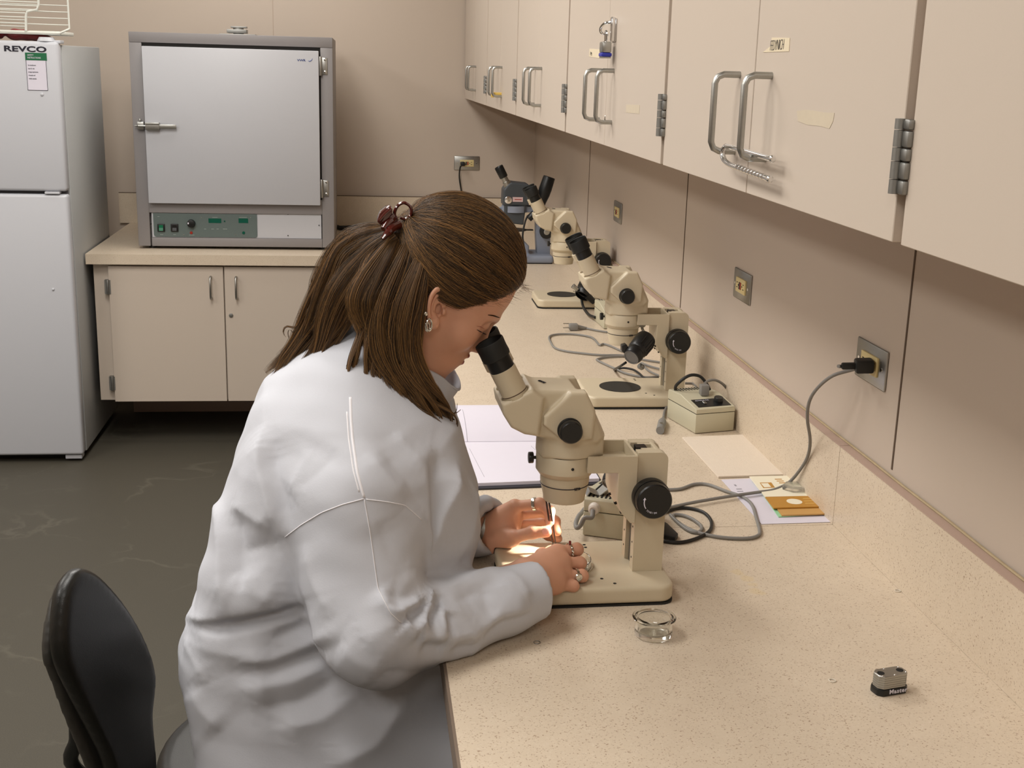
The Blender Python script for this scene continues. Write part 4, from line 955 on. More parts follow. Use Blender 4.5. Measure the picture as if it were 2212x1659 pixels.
# notebook: near page, flipped curling page, dark cover
nb = thing('notebook', 'open white notebook with a flipped page curling behind the near microscope', 'notebook', (.32, 2.4, T))
A_, B_, C_, D_ = oz(1294, 1041, T+.003), oz(1020, 1052, T+.003), Vector((.165, 2.50, 0)), Vector((.455, 2.505, 0))
def quadz(a, b, c, d, z, h, mt, nm): return MB().prism([(p.x, p.y) for p in (a, b, c, d)], 2, z, z+h).build(nm, mt, nb, True, 0)
L0 = Vector((.165, B_.y-.003, 0)); R0 = Vector((A_.x, A_.y, 0))
quadz(R0+Vector((.006, -.012, 0)), L0+Vector((-.006, -.012, 0)), Vector((.160, 2.74, 0)), Vector((.462, 2.74, 0)), T+.0006, .003, mat('dark_cover', (44, 44, 52), .5), 'cover')
quadz(R0, L0, C_, D_, T+.0038, .0065, M['paper'], 'page_block')
m = MB(); n = 16; prof = []
for k in range(n+1):
    f = k/n; prof.append((2.475+f*.265, T+.013+.030*math.sin(math.pi*min(1, f*1.02))**.8 if f < 1 else T+.006))
prof[0] = (2.472, T+.0115)
top = prof; bot = [(y, z-.0016) for y, z in reversed(prof)]
m.prism(top+bot, 0, .168, .452); m.build('curled_page', M['paper'], nb, True, 30)
M['pencil'] = mat('pencil_line', (170, 166, 176), .7)
for pts in (([(1014, 969), (1046, 1030)]), ([(1147, 963), (1156, 972)])):
    P_ = [oz(x, y, T+.0105) for x, y in pts]; MB().tube(P_, .0005, 5, 1).build('ruled_line', M['pencil'], nb, True, 0)
for xx in (.222, .388):
    MB().tube([(xx, y, z+.0006) for y, z in prof[:9]], .0005, 5, 1).build('ruled_line', M['pencil'], nb, True, 0)
# ================================================================ SMALL THINGS
g = MB().lathe([(0, .0), (.0245, 0), (.0265, .0015), (.0272, .006), (.0265, .022), (.0275, .0255), (.0305, .0265), (.0312, .0285), (.0300, .0300), (.0245, .0300), (.0225, .0275), (.0222, .010), (.0195, .0065), (0, .0060)], (0, 0, 0), (0, 0, 1), 56, False).build('glass_dish', M['glass'])
gc = oz(1411, 1372, T); g.location = (gc.x, gc.y, T+.0002); tag(g, 'small thick clear glass dish with a rolled rim, alone in front of the microscope', 'glass dish')
pt = MB().lathe([(0, 0), (.044, 0), (.0448, .0008), (.0448, .0125), (.0440, .0128), (.0434, .0125), (.0434, .0016), (0, .0014)], (0, 0, 0), (0, 0, 1), 64, False).build('petri_dish', M['glass'])
pc = oz(1218, 1215, B+.004); pt.location = (.309, 1.752, B+.0020); tag(pt, 'clear petri dish on the stage between the person\'s hands', 'petri dish')
rc = oz(1160, 1387, T+.001)
tag(MB().tube([(rc.x+.0046*math.cos(a), rc.y+.0046*math.sin(a), T+.0008) for a in np.linspace(0, 2*math.pi, 16)[:-1]], .0005, 6, 1, close=True).build('wire_ring', M['steeldull']), 'tiny thin metal ring on the worktop below the sleeve', 'ring')
tag(MB().lathe([(.0042, 0), (.0052, .0008), (.0042, .0014), (.0036, .0006)], (oz(1939, 1277, T).x, oz(1939, 1277, T).y, T+.0001), (0, 0, 1), 20, False).build('plastic_washer', mat('clear_ring', (214, 206, 190), .3)), 'tiny pale washer on the worktop near the backsplash', 'washer')
tag(MB().lathe([(.0042, 0), (.0052, .0008), (.0042, .0014), (.0036, .0006)], (oz(1798, 1471, T).x, oz(1798, 1471, T).y, T+.0001), (0, 0, 1), 20, False).build('plastic_washer', bpy.data.materials['clear_ring']), 'tiny pale washer left of the loose padlock body', 'washer')
# padlock body on the worktop
def lock_body():
    p0, pu, pv = oz(1899, 1508, T), oz(1965, 1497, T), oz(1884, 1484, T)
    u = (pu-p0).normalized(); v = Vector((-u.y, u.x, 0)); W = (pu-p0).length; D = .026
    zt = oy(1906, 1464, p0.y+.002).z-T; zb = oy(1899, 1494, p0.y).z-T
    F = Matrix((u, v, Vector((0, 0, 1)))).transposed().to_4x4(); F.translation = p0
    t = thing('padlock', 'loose silver padlock body with black bumper on the worktop', 'padlock', p0)
    def oct_(w, d, c, e=0): return [(c+e, e), (w-c-e, e), (w-e, c+e), (w-e, d-c-e), (w-c-e, d-e), (c+e, d-e), (e, d-c-e), (e, c+e)]
    m = MB(); m.prism(oct_(W, D, .006), 2, .0002, zb, .0015, 2, F); bp = m.build('bumper', M['black'], t, True, 30)
    m = MB(); m.prism(oct_(W, D, .006, .0015), 2, zb, zt, .0008, 1, F); bd = m.build('laminated_body', M['steel'], t, True, 30)
    for k in range(1, 6):
        z = zb+(zt-zb)*k/6; m = MB(); m.prism(oct_(W, D, .006, .0013), 2, z-.0002, z+.0002, 0, 1, F); m.build('laminate_line', M['steeldull'], bd, True, 0)
    for f in (.18, .80):
        m = MB(); m.cyl(F @ Vector((W*f, D*.5, zt-.001)), F @ Vector((W*f, D*.5, zt+.0003)), .0048, n=18); m.build('shackle_hole', M['darkgap'], bd, True)
    for (a, b) in ((.12, .2), (.5, .15), (.9, .25), (.42, .85), (.88, .82)):
        m = MB(); m.lathe([(.0016, 0), (.001, .0007), (0, .0009)], F @ Vector((W*a, D*b, zt)), (0, 0, 1), 10, False); m.build('rivet', M['chrome'], bd, True)
    text('bumper_lettering', 'Master', .0082, M['paper'], bp, F @ frame_m((.015, -.0002, .0035), (1, 0, 0), (0, 0, 1)), sx=1.05, ext=.0003, bold=.0002, space=1.15)
lock_body()
# padlock and hasp on the third unit
def hasp():
    X = CX; yc = 2.5; d = bpy.data.objects.get('door')
    t = thing('door_hasp', 'chrome hasp screwed to the wall cabinet door above the paired handles', 'hasp', (X, yc, 1.68))
    m = MB(); a = ox(1300, 44, X); b = ox(1331, 84, X)
    m.box(X-.0035, X-.0002, b.y-.001, b.y+.040, 1.655, 1.700, .0015); m.box(X-.012, X-.003, b.y-.001, b.y+.006, 1.655, 1.702, .002); m.build('plate', M['chrome'], t, True)
    m = MB(); m.tube([(X-.008, b.y+.005, 1.692), (X-.020, b.y+.014, 1.690), (X-.026, b.y+.030, 1.682), (X-.024, b.y+.034, 1.672), (X-.010, b.y+.032, 1.668)], .0028, 10, 3); m.build('swivel_loop', M['chrome'], t, True)
    p = thing('padlock', 'silver padlock with a blue band hanging on the cabinet hasp', 'padlock', (X-.02, b.y+.018, 1.64))
    c0 = oy(1308, 90, b.y+.018); x0 = c0.x; yy = b.y+.016; zt = c0.z; zb = oy(1308, 126, b.y+.018).z; zm = oy(1308, 114, b.y+.018).z
    m = MB(); m.tube([(x0, yy+.006, zt-.006), (x0, yy+.006, zt+.014), (x0+.0, yy+.003, zt+.020), (x0, yy-.003, zt+.020), (x0, yy-.006, zt+.014), (x0, yy-.006, zt-.006)], .0022, 8, 2); m.build('shackle', M['chrome'], p, True)
    m = MB(); m.box(x0-.0095, x0+.0095, yy-.016, yy+.016, zm, zt, .003); m.build('body', M['steel'], p, True)
    m = MB(); m.box(x0-.0105, x0+.0105, yy-.017, yy+.017, zb+.003, zm, .0025); m.build('blue_band', mat('blue_band', (44, 52, 160), .35), p, True)
    m = MB(); m.box(x0-.009, x0+.009, yy-.015, yy+.015, zb, zb+.003, .001); m.build('bottom_plate', M['steel'], p, True)
hasp()
def tape_label(name, pts, txt, size, lab, orig, ang=0, sx=.6):
    P_ = [ox(x, y, CX) for x, y in pts]
    o = MB().prism([(p.y, p.z) for p in P_], 0, CX-.0006, CX-.0001).build(name, mat('masking_tape', (222, 208, 180), .6) if 'masking_tape' not in bpy.data.materials else bpy.data.materials['masking_tape'], None, False, 0)
    tag(o, lab, 'label', 'handwritten tape labels'); a = ox(*orig, CX)
    if txt:
        mm = frame_m((CX-.0009, a.y, a.z), (0, -1, math.tan(ang)), (0, 0, 1)); sh = Matrix.Identity(4); sh[0][1] = .12
        text('handwriting', txt, size, M['ink'], o, mm @ sh, sx=sx, ext=.00015, bold=-.0005, space=.92)
tape_label('tape_label', [(1649, 113), (1666, 99), (1668, 81), (1707, 82), (1705, 111)], 'FEDYNICH', .0185, 'cream tape label with handwritten letters on the cabinet above the steel shackle', (1664, 110), .02, .62)
tape_label('tape_label', [(1273, 122), (1274, 105), (1296, 107), (1295, 126)], 'ZYMPA', .012, 'small cream tape label behind the blue-banded padlock', (1275, 119), -.1, .7)
def residue(pts, lab):
    P_ = [ox(x, y, CX) for x, y in pts]; n = len(P_)
    mt = bpy.data.materials.get('old_adhesive') or mat('old_adhesive', (203, 190, 168), .5, noise=.04, nscale=120)
    tag(MB().prism([(p.y, p.z) for p in P_], 0, CX-.0004, CX-.0001).build('tape_residue', mt, None, False, 0), lab, 'tape residue', 'yellowed tape marks on the cabinet doors')
residue([(1722, 240), (1740, 237), (1757, 239), (1780, 243), (1803, 244), (1800, 262), (1792, 278), (1770, 272), (1745, 270), (1724, 262)], 'yellowed tape mark on the door right of the steel shackle')
residue([(1353, 226), (1382, 227), (1381, 246), (1352, 243)], 'pale yellow tape mark on the door below the padlock')
yt = MB(); a = oy(1073, 202, 4.52); yt.box(a.x-.012, a.x+.022, 4.505, 4.53, a.z-.006, a.z+.004, .001); yt.box(a.x-.02, a.x-.01, 4.512, 4.524, a.z-.014, a.z-.002, .001)
tag(yt.build('tape_scrap', mat('yellow_tape', (222, 188, 96), .5)), 'scrap of yellow tape stuck on a cabinet handle far down the row', 'tape')
# chrome shackle through the handles
def shackle():
    X = .489; q = lambda x, y, dx=0: ox(x, y, X+dx)
    P_ = [ox(1668, 343, .489), ox(1650, 339, .489), ox(1576, 317, .4885), ox(1566, 318, .4875), ox(1561, 328, .4865), ox(1562, 340, .4865), ox(1571, 352, .487), ox(1600, 365, .488), ox(1662, 387, .489)]
    t = thing('lock_shackle', 'long chrome U-shaped shackle hanging through the cabinet handles', 'lock shackle', P_[0])
    MB().tube(P_, .0036, 14, 5).build('bar', M['chrome'], t, True)
    for p in (P_[0], P_[-1]): MB().lathe([(.0036, 0), (.0045, .001), (.0045, .006), (.003, .008), (0, .0085)], p+Vector((0, .004, 0)), (P_[0]-P_[1]), 14, False).build('end_cap', M['chrome'], t, True)
    for k in range(9):
        f = .28+k*.075; p = P_[6].lerp(P_[8], f); dr = (P_[8]-P_[6]).normalized()
        MB().cyl(p-dr*.0012, p+dr*.0012, .0044, n=12).build('notch_ring', M['chrome'], t, True)
shackle()
# ================================================================ PERSON
YC = 1.762
M['coat'] = mat('white_nonwoven_coat', (188, 190, 197), .88, noise=.012, nscale=300, bump=.09, bscale=500, spec=.2)
M['skin'] = mat('skin', (208, 156, 129), .5, noise=.035, nscale=45, bump=.05, bscale=500, sss=.12, spec=.4)
M['hair'] = mat('brown_hair_mass', (46, 33, 20), .8, noise=.3, nscale=60, spec=.1)
person = thing('person', 'seated person in a white coat looking into the near microscope, brown hair clipped back', 'person', (-.12, YC, .54))
def px2(pts, Y=YC): return [(oy(x, y, Y).x, oy(x, y, Y).z) for x, y in pts]
# ---- joints
RS, RE, RW = oy(766, 1085, 1.585), oy(812, 1368, 1.515), oy(1128, 1283, 1.605)
LS, LE, LW = oy(800, 1010, 1.93), oy(905, 1150, 1.955), oy(1034, 1140, 1.875)
def coat_sdf(G):
    prof = px2([(600, 800), (640, 765), (700, 735), (770, 715), (850, 760), (930, 830), (985, 880), (1000, 950), (1022, 1020), (1030, 1090), (1015, 1180), (1005, 1260),
                (985, 1330), (950, 1420), (890, 1490), (850, 1580), (800, 1700), (490, 1790), (472, 1668), (452, 1600), (436, 1520), (428, 1460), (413, 1390), (410, 1335), (428, 1290), (450, 1230),
                (456, 1170), (475, 1100), (495, 1030), (517, 960), (545, 880), (570, 830)])
    d2 = sd_poly(G[0], G[2], prof)
    wz = np.interp(G[2], [.45, .6, .8, .95, 1.05, 1.12, 1.2, 1.3], [.235, .23, .205, .20, .195, .165, .10, .06]).astype(np.float32)
    d = smax(d2, np.abs(G[1]-YC)-wz, .13)
    # shoulders
    d = smin(d, sd_cap(G, oy(770, 800, YC), RS, .06, .072), .05)
    d = smin(d, sd_cap(G, oy(800, 830, YC), LS, .06, .07), .05)
    # thighs under the skirt of the coat
    for s in (-1, 1):
        d = smin(d, sd_cap(G, (-.10, YC+s*.10, .600), (.34, YC+s*.13, .605), .105, .072), .05)
    # sleeves
    upper = sd_cap(G, RS, RE, .082, .070)
    upper = smin(upper, sd_cap(G, oy(722, 1130, 1.60), oy(785, 1350, 1.55), .05, .06), .04)
    dr_ = (RW-RE).normalized(); fore = sd_cap(G, RE+Vector((.012, 0, -.004)), RW+dr_*.034, .066, .043)
    arm = smin(upper, fore, .018)
    d = smin(d, arm, .016)
    la = smin(sd_cap(G, LS, LE, .075, .062), sd_cap(G, LE, LW+(LW-LE).normalized()*.034, .060, .044), .02)
    d = smin(d, la, .02)
    # open cuffs
    for a, b, r in ((RE, RW, .0335), (LE, LW, .033)):
        dr = (Vector(b)-Vector(a)).normalized(); c = Vector(b)
        cut = sum((G[i]-(c+dr*.030)[i])*dr[i] for i in range(3)); near = np.sqrt(sum((G[i]-c[i])**2 for i in range(3)))-.11
        d = smax(d, np.where(near < 0, cut, -1), .003)
        d = smax(d, -sd_cyl(G, c+dr*.012, c+dr*.06, r, r*1.12), .004)
    d = np.maximum(d, .30-G[2])
    return np.maximum(d, np.where((G[0] > .108) & (G[1] < 1.745+9), (T+.0015)-G[2], -1) if False else d)
def person_coat():
    G, l, h = grid((-.33, 1.40, .47), (.36, 2.06, 1.25), .0043)
    F = coat_sdf(G)
    # keep sleeves above the worktop, thighs below it
    slab_d = np.maximum(np.maximum(.104-G[0], G[2]-(T+.0012)), (T-.042)-G[2])
    F = smax(F, -slab_d, .004)
    V, Fc = nets(F, l, h, 2)
    tree = BVHTree.FromPolygons([Vector(v) for v in V], [tuple(f) for f in Fc])
    def cast(x, y):
        d = ray(x, y).normalized(); loc, n, i, dist = tree.ray_cast(CAM0, d)
        return loc
    N = vnormals(V, Fc)
    for _ in range(10): N = lap(N, Fc, .6)
    N /= np.linalg.norm(N, axis=1)[:, None]+1e-9
    D = np.zeros(len(V))
    # image position of every vertex, to tell the two sides of a crease apart
    VX = V-np.array(CAM0); zz = VX@np.array(FW); PX = 1106+FPX*(VX@np.array(RT))/zz; PY = 829.5-FPX*(VX@np.array(UPV))/zz
    def fold(pts, amp, wl, wr=None, e=.0025):
        nonlocal D
        wr = wl if wr is None else wr
        pts = [(380+a*.6304, 820+b*.6304) for a, b in pts]
        P = []
        for a, b in zip(pts, pts[1:]):
            k = max(2, int(math.hypot(b[0]-a[0], b[1]-a[1])/6))
            for j in range(k): t = j/k; P.append((a[0]+(b[0]-a[0])*t, a[1]+(b[1]-a[1])*t))
        P.append(pts[-1])
        for _ in range(2): P = [P[0]]+[((P[i-1][0]+P[i][0]*2+P[i+1][0])/4, (P[i-1][1]+P[i][1]*2+P[i+1][1])/4) for i in range(1, len(P)-1)]+[P[-1]]
        Q = [(cast(*p), i/(len(P)-1), p, (P[min(i+1, len(P)-1)][0]-P[max(i-1, 0)][0], P[min(i+1, len(P)-1)][1]-P[max(i-1, 0)][1])) for i, p in enumerate(P)]
        Q = [q for q in Q if q[0] is not None]
        if len(Q) < 2: return
        A = np.array([q[0] for q in Q]); S = np.array([q[1] for q in Q]); wm = max(wl, wr)
        lo = A.min(0)-4*wm; hi = A.max(0)+4*wm; idx = np.where(((V > lo) & (V < hi)).all(1))[0]
        if not len(idx): return
        dd = np.full(len(idx), 9.0); ss = np.zeros(len(idx)); sd = np.zeros(len(idx))
        for k in range(len(A)):
            q = np.linalg.norm(V[idx]-A[k], axis=1); m_ = q < dd; dd[m_] = q[m_]; ss[m_] = S[k]
            p, t = Q[k][2], Q[k][3]; cr = t[0]*(PY[idx]-p[1])-t[1]*(PX[idx]-p[0]); sd[m_] = cr[m_]
        ww = np.where(sd < 0, wl, wr); tp = np.clip(np.minimum(ss, 1-ss)*4+.12, 0, 1)
        D[idx] += amp*np.exp(-(np.sqrt(dd**2+e*e)-e)/ww)*tp
    for f in FOLDS: fold(*f)
    # soft crumple
    R = np.array([random.uniform(-1, 1) for _ in range(36)]).reshape(12, 3)
    for k in range(12):
        kv = R[k]/np.linalg.norm(R[k])*(18+k*7); D += (.0010 if k < 5 else .0004)*np.sin(V@kv+k*1.7)*np.sin(V@np.roll(kv, 1)*.6+k)
    D = np.clip(D, -.035, .03)
    V = V+N*(D*1.35)[:, None]
    V = lap(V, Fc, .2)
    inx = (V[:, 0] > .110) & (V[:, 2] > T-.02); V[inx, 2] = np.maximum(V[inx, 2], T+.001)
    c = mesh_np('coat', V, Fc, M['coat'], person, True)
    return c, tree
# creases read off the coat; wl is the fall-off on the upper or right-hand side of the drawing direction, wr on the other
FOLDS = [
    ([(300, 150), (291, 230), (292, 310), (330, 420), (378, 545)], .011, .010, .040), ([(330, 200), (335, 300), (370, 430), (400, 520)], -.007, .022, .016),
    ([(135, 350), (160, 470), (172, 600), (196, 805)], .009, .010, .035), ([(215, 440), (225, 600), (240, 720)], -.008, .020), ([(190, 430), (270, 470), (335, 510)], .006, .02, .012),
    ([(225, 595), (300, 570), (370, 560)], -.005, .012, .02), ([(250, 640), (290, 720), (340, 760)], .005, .02),
    ([(15, 820), (110, 822), (200, 808), (310, 785), (440, 750)], .014, .050, .008), ([(120, 850), (260, 822), (370, 795), (445, 778)], -.017, .012, .014),
    ([(40, 850), (160, 880), (300, 850), (400, 820), (460, 805)], .009, .014, .030), ([(330, 880), (400, 855), (460, 825)], -.007, .010), ([(60, 900), (200, 940), (330, 930)], .006, .03),
    ([(45, 880), (80, 960), (110, 1040)], .006, .02, .03), ([(200, 960), (330, 955), (470, 900), (560, 860)], .009, .014, .030), ([(180, 1010), (330, 990), (470, 940), (575, 900)], -.009, .018, .014),
    ([(220, 1060), (400, 1030), (540, 960)], .008, .02, .04), ([(60, 1040), (90, 1120), (160, 1200)], .006, .02, .04), ([(260, 1130), (420, 1100), (580, 1010)], -.007, .025), ([(330, 1200), (500, 1160), (640, 1060)], .007, .03),
    ([(520, 1330), (680, 1250), (800, 1080)], .008, .03, .03), 
    # shoulder, chest
    ([(872, 222), (850, 300), (862, 400), (850, 500), (850, 600)], .007, .010, .035), ([(905, 240), (885, 330), (880, 430), (862, 560)], -.008, .016), ([(965, 285), (950, 380), (900, 480), (862, 590)], .009, .022, .012),
    ([(745, 180), (800, 250), (850, 300)], .004, .012), ([(655, 255), (720, 330), (790, 410)], .0035, .010, .02), ([(700, 240), (790, 340), (845, 470)], -.004, .014), ([(480, 230), (430, 300), (380, 400)], .004, .03), ([(560, 240), (480, 320), (400, 380)], -.004, .03),
    ([(1000, 330), (1030, 400), (1010, 520), (960, 640)], .005, .02), ([(1045, 385), (1072, 440), (1050, 520)], .006, .010), ([(900, 690), (960, 650), (1010, 600)], -.004, .02),
    # upper sleeve and elbow
    ([(790, 430), (840, 520), (862, 620), (885, 700)], .005, .012, .03), ([(700, 480), (740, 600), (800, 690)], -.004, .03), ([(440, 560), (470, 680), (540, 820)], .005, .016, .03),
    ([(693, 716), (715, 770), (745, 800), (800, 778), (860, 742)], .011, .012, .009), ([(720, 722), (760, 755), (830, 735)], -.006, .012), ([(775, 822), (820, 800), (862, 755)], -.012, .008),
    ([(770, 835), (800, 860), (820, 885)], .008, .010), ([(876, 715), (868, 770), (838, 830), (815, 870)], .011, .008, .012), ([(905, 730), (890, 790), (850, 850)], -.010, .009), ([(640, 900), (720, 850), (770, 835)], .004, .02),
    ([(912, 775), (916, 830), (920, 890)], .009, .006, .012), ([(935, 790), (935, 840), (932, 880)], -.006, .008), ([(820, 885), (870, 882), (920, 895)], .008, .010, .007), ([(835, 905), (880, 912), (925, 915)], -.007, .009),
    ([(925, 895), (970, 880), (1022, 868), (1024, 905)], .006, .010, .008), ([(940, 925), (1000, 915), (1030, 915)], -.005, .010), ([(900, 720), (980, 690), (1060, 655), (1130, 640)], .004, .012, .02), ([(960, 760), (1060, 700), (1130, 680)], -.005, .018),
    ([(1030, 870), (1110, 812), (1170, 795), (1226, 780)], .006, .020, .005), ([(1050, 885), (1120, 835), (1226, 805)], -.005, .008), ([(1130, 650), (1180, 690), (1215, 760)], .003, .01), ([(1060, 700), (1070, 780), (1100, 810)], -.004, .014),
    ([(700, 1000), (820, 1010), (950, 980)], -.005, .02), ([(560, 900), (620, 960), (720, 1000)], .005, .03), ([(850, 960), (950, 955), (1060, 900)], .004, .02),
]
coat, coat_tree = person_coat()
def seams():
    mt = mat('seam_tape', (220, 218, 222), .85, noise=.02)
    t2 = BVHTree.FromPolygons([WM[person.name] @ v.co for v in coat.data.vertices], [tuple(p.vertices) for p in coat.data.polygons])
    for pts, r in (([(598, 60), (600, 130), (605, 200), (622, 320), (645, 405)], .0022), ([(645, 408), (665, 520), (676, 600), (692, 715), (735, 800), (770, 832)], .0015),
                   ([(374, 540), (430, 497), (500, 455), (570, 428), (645, 408)], .0017), ([(652, 410), (720, 418), (785, 430), (842, 480)], .0014), ([(586, 110), (592, 200), (608, 310), (628, 385)], .0012)):
        P = []
        for a, b in zip(pts, pts[1:]):
            for k in range(8): P.append((a[0]+(b[0]-a[0])*k/8, a[1]+(b[1]-a[1])*k/8))
        P.append(pts[-1]); Q = []
        for x, y in P:
            loc, n, i, d = t2.ray_cast(CAM0, ray(380+x*.6304, 820+y*.6304).normalized())
            if loc is not None: Q.append(loc-n*r*.22)
        if len(Q) > 3:
            Q = [Q[0]]+[(Q[i-1]+Q[i]*2+Q[i+1])/4 for i in range(1, len(Q)-1)]+[Q[-1]]
            MB().tube(Q, r, 8, 1, flat=.5).build('seam', mt, coat, True, 180)
seams()
def collar():
    # stand collar around the neck, falling open to a point at the front
    ring_ = [(724, 705, 1.775), (716, 745, 1.735), (735, 790, 1.705), (790, 812, 1.69), (850, 800, 1.692), (905, 790, 1.70), (948, 806, 1.715), (992, 838, 1.745), (985, 800, 1.80), (930, 745, 1.835), (850, 700, 1.845), (775, 680, 1.82)]
    P = catmull([oy(*p) for p in ring_], 6, True); n = len(P); c = sum(P, Vector())/n
    b = bmesh.new(); rows = []
    for k, (hgt, out) in enumerate(((-.008, -.002), (.0, .0), (-.010, .003), (-.020, .005), (-.030, .007), (-.040, .006))):
        row = []
        for i, p in enumerate(P):
            r = (p-c); r.z = 0; r.normalize(); tip = math.exp(-(((i/n)-.60)/.09)**2); wob = .0022*math.sin(i*.7)+.001*math.sin(i*1.7)
            q = p+r*(out*(1-tip)+wob*(k > 2))+Vector((0, 0, hgt*(1-.35*tip)))
            if k > 1: q += Vector((-.004*(k-1)*tip, 0, 0))
            row.append(b.verts.new(q))
        rows.append(row)
    for A, C in zip(rows, rows[1:]):
        for i in range(n): b.faces.new((A[i], A[(i+1) % n], C[(i+1) % n], C[i]))
    me = bpy.data.meshes.new('collar'); b.to_mesh(me); b.free()
    o = finish(me, 'collar', M['coat'], person, True, 180); md = o.modifiers.new('thickness', 'SOLIDIFY'); md.thickness = .0022; md.offset = 0
    sb = o.modifiers.new('smooth', 'SUBSURF'); sb.levels = 1; sb.render_levels = 1
collar()
# ---- head
HC = oy(985, 565, YC); HU = Vector((.80, 0, -.60)); HV = Vector((.60, 0, .80)); HWv = Vector((0, 1, 0))
HM = [[HU.x, HWv.x, HV.x], [HU.y, HWv.y, HV.y], [HU.z, HWv.z, HV.z]]
def hl(u, w, v): return HC+HU*u+HWv*w+HV*v
def head_sdf_p(G):
    e = lambda c, r: sd_ell(G, hl(*c), r, HM)
    d = e((0, 0, 0), (.096, .075, .086))
    d = smin(d, e((.045, 0, -.012), (.048, .062, .056)), .02)
    d = smin(d, e((.040, 0, -.060), (.055, .056, .070)), .025)
    for s in (-1, 1):
        d = smin(d, sd_cap(G, hl(.004, s*.050, -.083), hl(.066, s*.016, -.120), .017, .013), .028)
        d = smin(d, e((.060, s*.033, -.072), (.027, .026, .030)), .018)
        d = smin(d, sd_cap(G, hl(.093, s*.012, -.032), hl(.078, s*.044, -.031), .007, .006), .012)
    d = smin(d, e((.080, 0, -.120), (.0135, .018, .014)), .014)
    # muzzle, lips
    d = smin(d, e((.078, 0, -.103), (.018, .026, .022)), .014)
    # eye sockets
    for s in (-1, 1):
        d = smax(d, -sd_cap(G, hl(.103, s*.024, -.046), hl(.095, s*.044, -.047), .011, .010), .010)
        d = smin(d, e((.0795, s*.031, -.047), (.0125, .0135, .0118)), .003)
    nose = sd_cap(G, hl(.091, 0, -.040), hl(.1055, 0, -.080), .0065, .0088)
    nose = smin(nose, e((.098, 0, -.083), (.010, .0155, .0075)), .006)
    d = smin(d, nose, .010)
    d = smin(d, e((.0945, 0, -.1005), (.0072, .018, .0048)), .003)
    d = smin(d, e((.0930, 0, -.1125), (.0075, .0165, .0055)), .003)
    # neck
    d = smin(d, sd_cap(G, hl(-.035, 0, -.055), oy(800, 850, YC), .052, .062), .03)
    d = smin(d, sd_cap(G, hl(.02, 0, -.085), oy(880, 870, YC), .035, .045), .03)
    return d
def ear_sdf(G):
    c = hl(.006, -.0735, -.060); ax = (oy(946, 612, 1.69)-oy(921, 704, 1.69)).normalized(); fw = Vector((ax.z, 0, -ax.x))
    tilt = (fw*.92+Vector((0, 1, 0))*.38).normalized(); nn = tilt.cross(ax).normalized()
    Rm = [[tilt[i], ax[i], nn[i]] for i in range(3)]
    p = [G[i]-c[i] for i in range(3)]; x = sum(p[i]*tilt[i] for i in range(3)); y = sum(p[i]*ax[i] for i in range(3)); z = sum(p[i]*nn[i] for i in range(3))
    wd = .0145*(1+.28*np.clip(y/.028, -1, 1)); xr = x/wd; yr = y/.0265
    rr = np.sqrt(xr**2+yr**2)+1e-6
    rim = np.sqrt(((rr-1)*np.minimum(wd, .0265))**2+(z-.0015*(1-xr))**2)-.0030
    rim = np.where((xr > .35) & (y < .012), rim+.010*(xr-.35), rim)
    plate = np.maximum(np.abs(z+.0035)-.0020, (rr-1)*.0145)
    d = smin(rim, plate, .003)
    anti = np.sqrt(((np.sqrt((x+.0005)**2/(.0078**2)+(y-.002)**2/(.0150**2))-1)*.0088)**2+(z+.0005)**2)-.0020
    anti = np.where(x > .004, anti+.3*(x-.004), anti)
    d = smin(d, anti, .002)
    d = smin(d, sd_ell(G, c+ax*(-.0245)+tilt*.003, (.0072, .0048, .0085)), .005)
    d = smin(d, sd_ell(G, c+tilt*.0112+ax*(-.006)+nn*.001, (.0038, .0038, .0052)), .003)
    d = smax(d, -sd_ell(G, c+tilt*.0040+ax*(-.005)+nn*.001, (.0052, .0085, .0100)), .0015)
    return d
# ---- hands
def finger(G, pts, r, d=None, k=.004):
    rs = np.linspace(r, r*.80, len(pts))
    for i in range(len(pts)-1):
        q = sd_cap(G, pts[i], pts[i+1], rs[i], rs[i+1]); d = q if d is None else smin(d, q, k)
    for i in range(1, len(pts)-1): d = smin(d, np.sqrt(sum((G[j]-pts[i][j])**2 for j in range(3)))-rs[i]*1.06, k)
    return d
def vadd(p, *q): return Vector(p)+Vector(q)
# right hand: back towards the camera, fingers curled over the dish
R_MCP = [oy(1204, 1194, 1.722), oy(1216, 1217, 1.702), oy(1216, 1244, 1.682), oy(1200, 1264, 1.658)]
R_PIP = [oy(1246, 1187, 1.732), oy(1252, 1217, 1.712), oy(1257, 1244, 1.690), oy(1238, 1266, 1.668)]
R_DIP = [vadd(R_PIP[0], -.004, .018, -.014), vadd(R_PIP[1], -.004, .016, -.016), vadd(R_PIP[2], -.005, .014, -.014), vadd(R_PIP[3], -.006, .014, -.008)]
R_TIP = [vadd(R_DIP[0], -.018, .010, -.005), vadd(R_DIP[1], -.018, .006, -.005), vadd(R_DIP[2], -.017, .006, -.004), vadd(R_DIP[3], -.014, .006, -.002)]
R_TH = [oy(1145, 1222, 1.69), oy(1172, 1200, 1.735), oy(1190, 1194, 1.765), oy(1203, 1193, 1.785)]
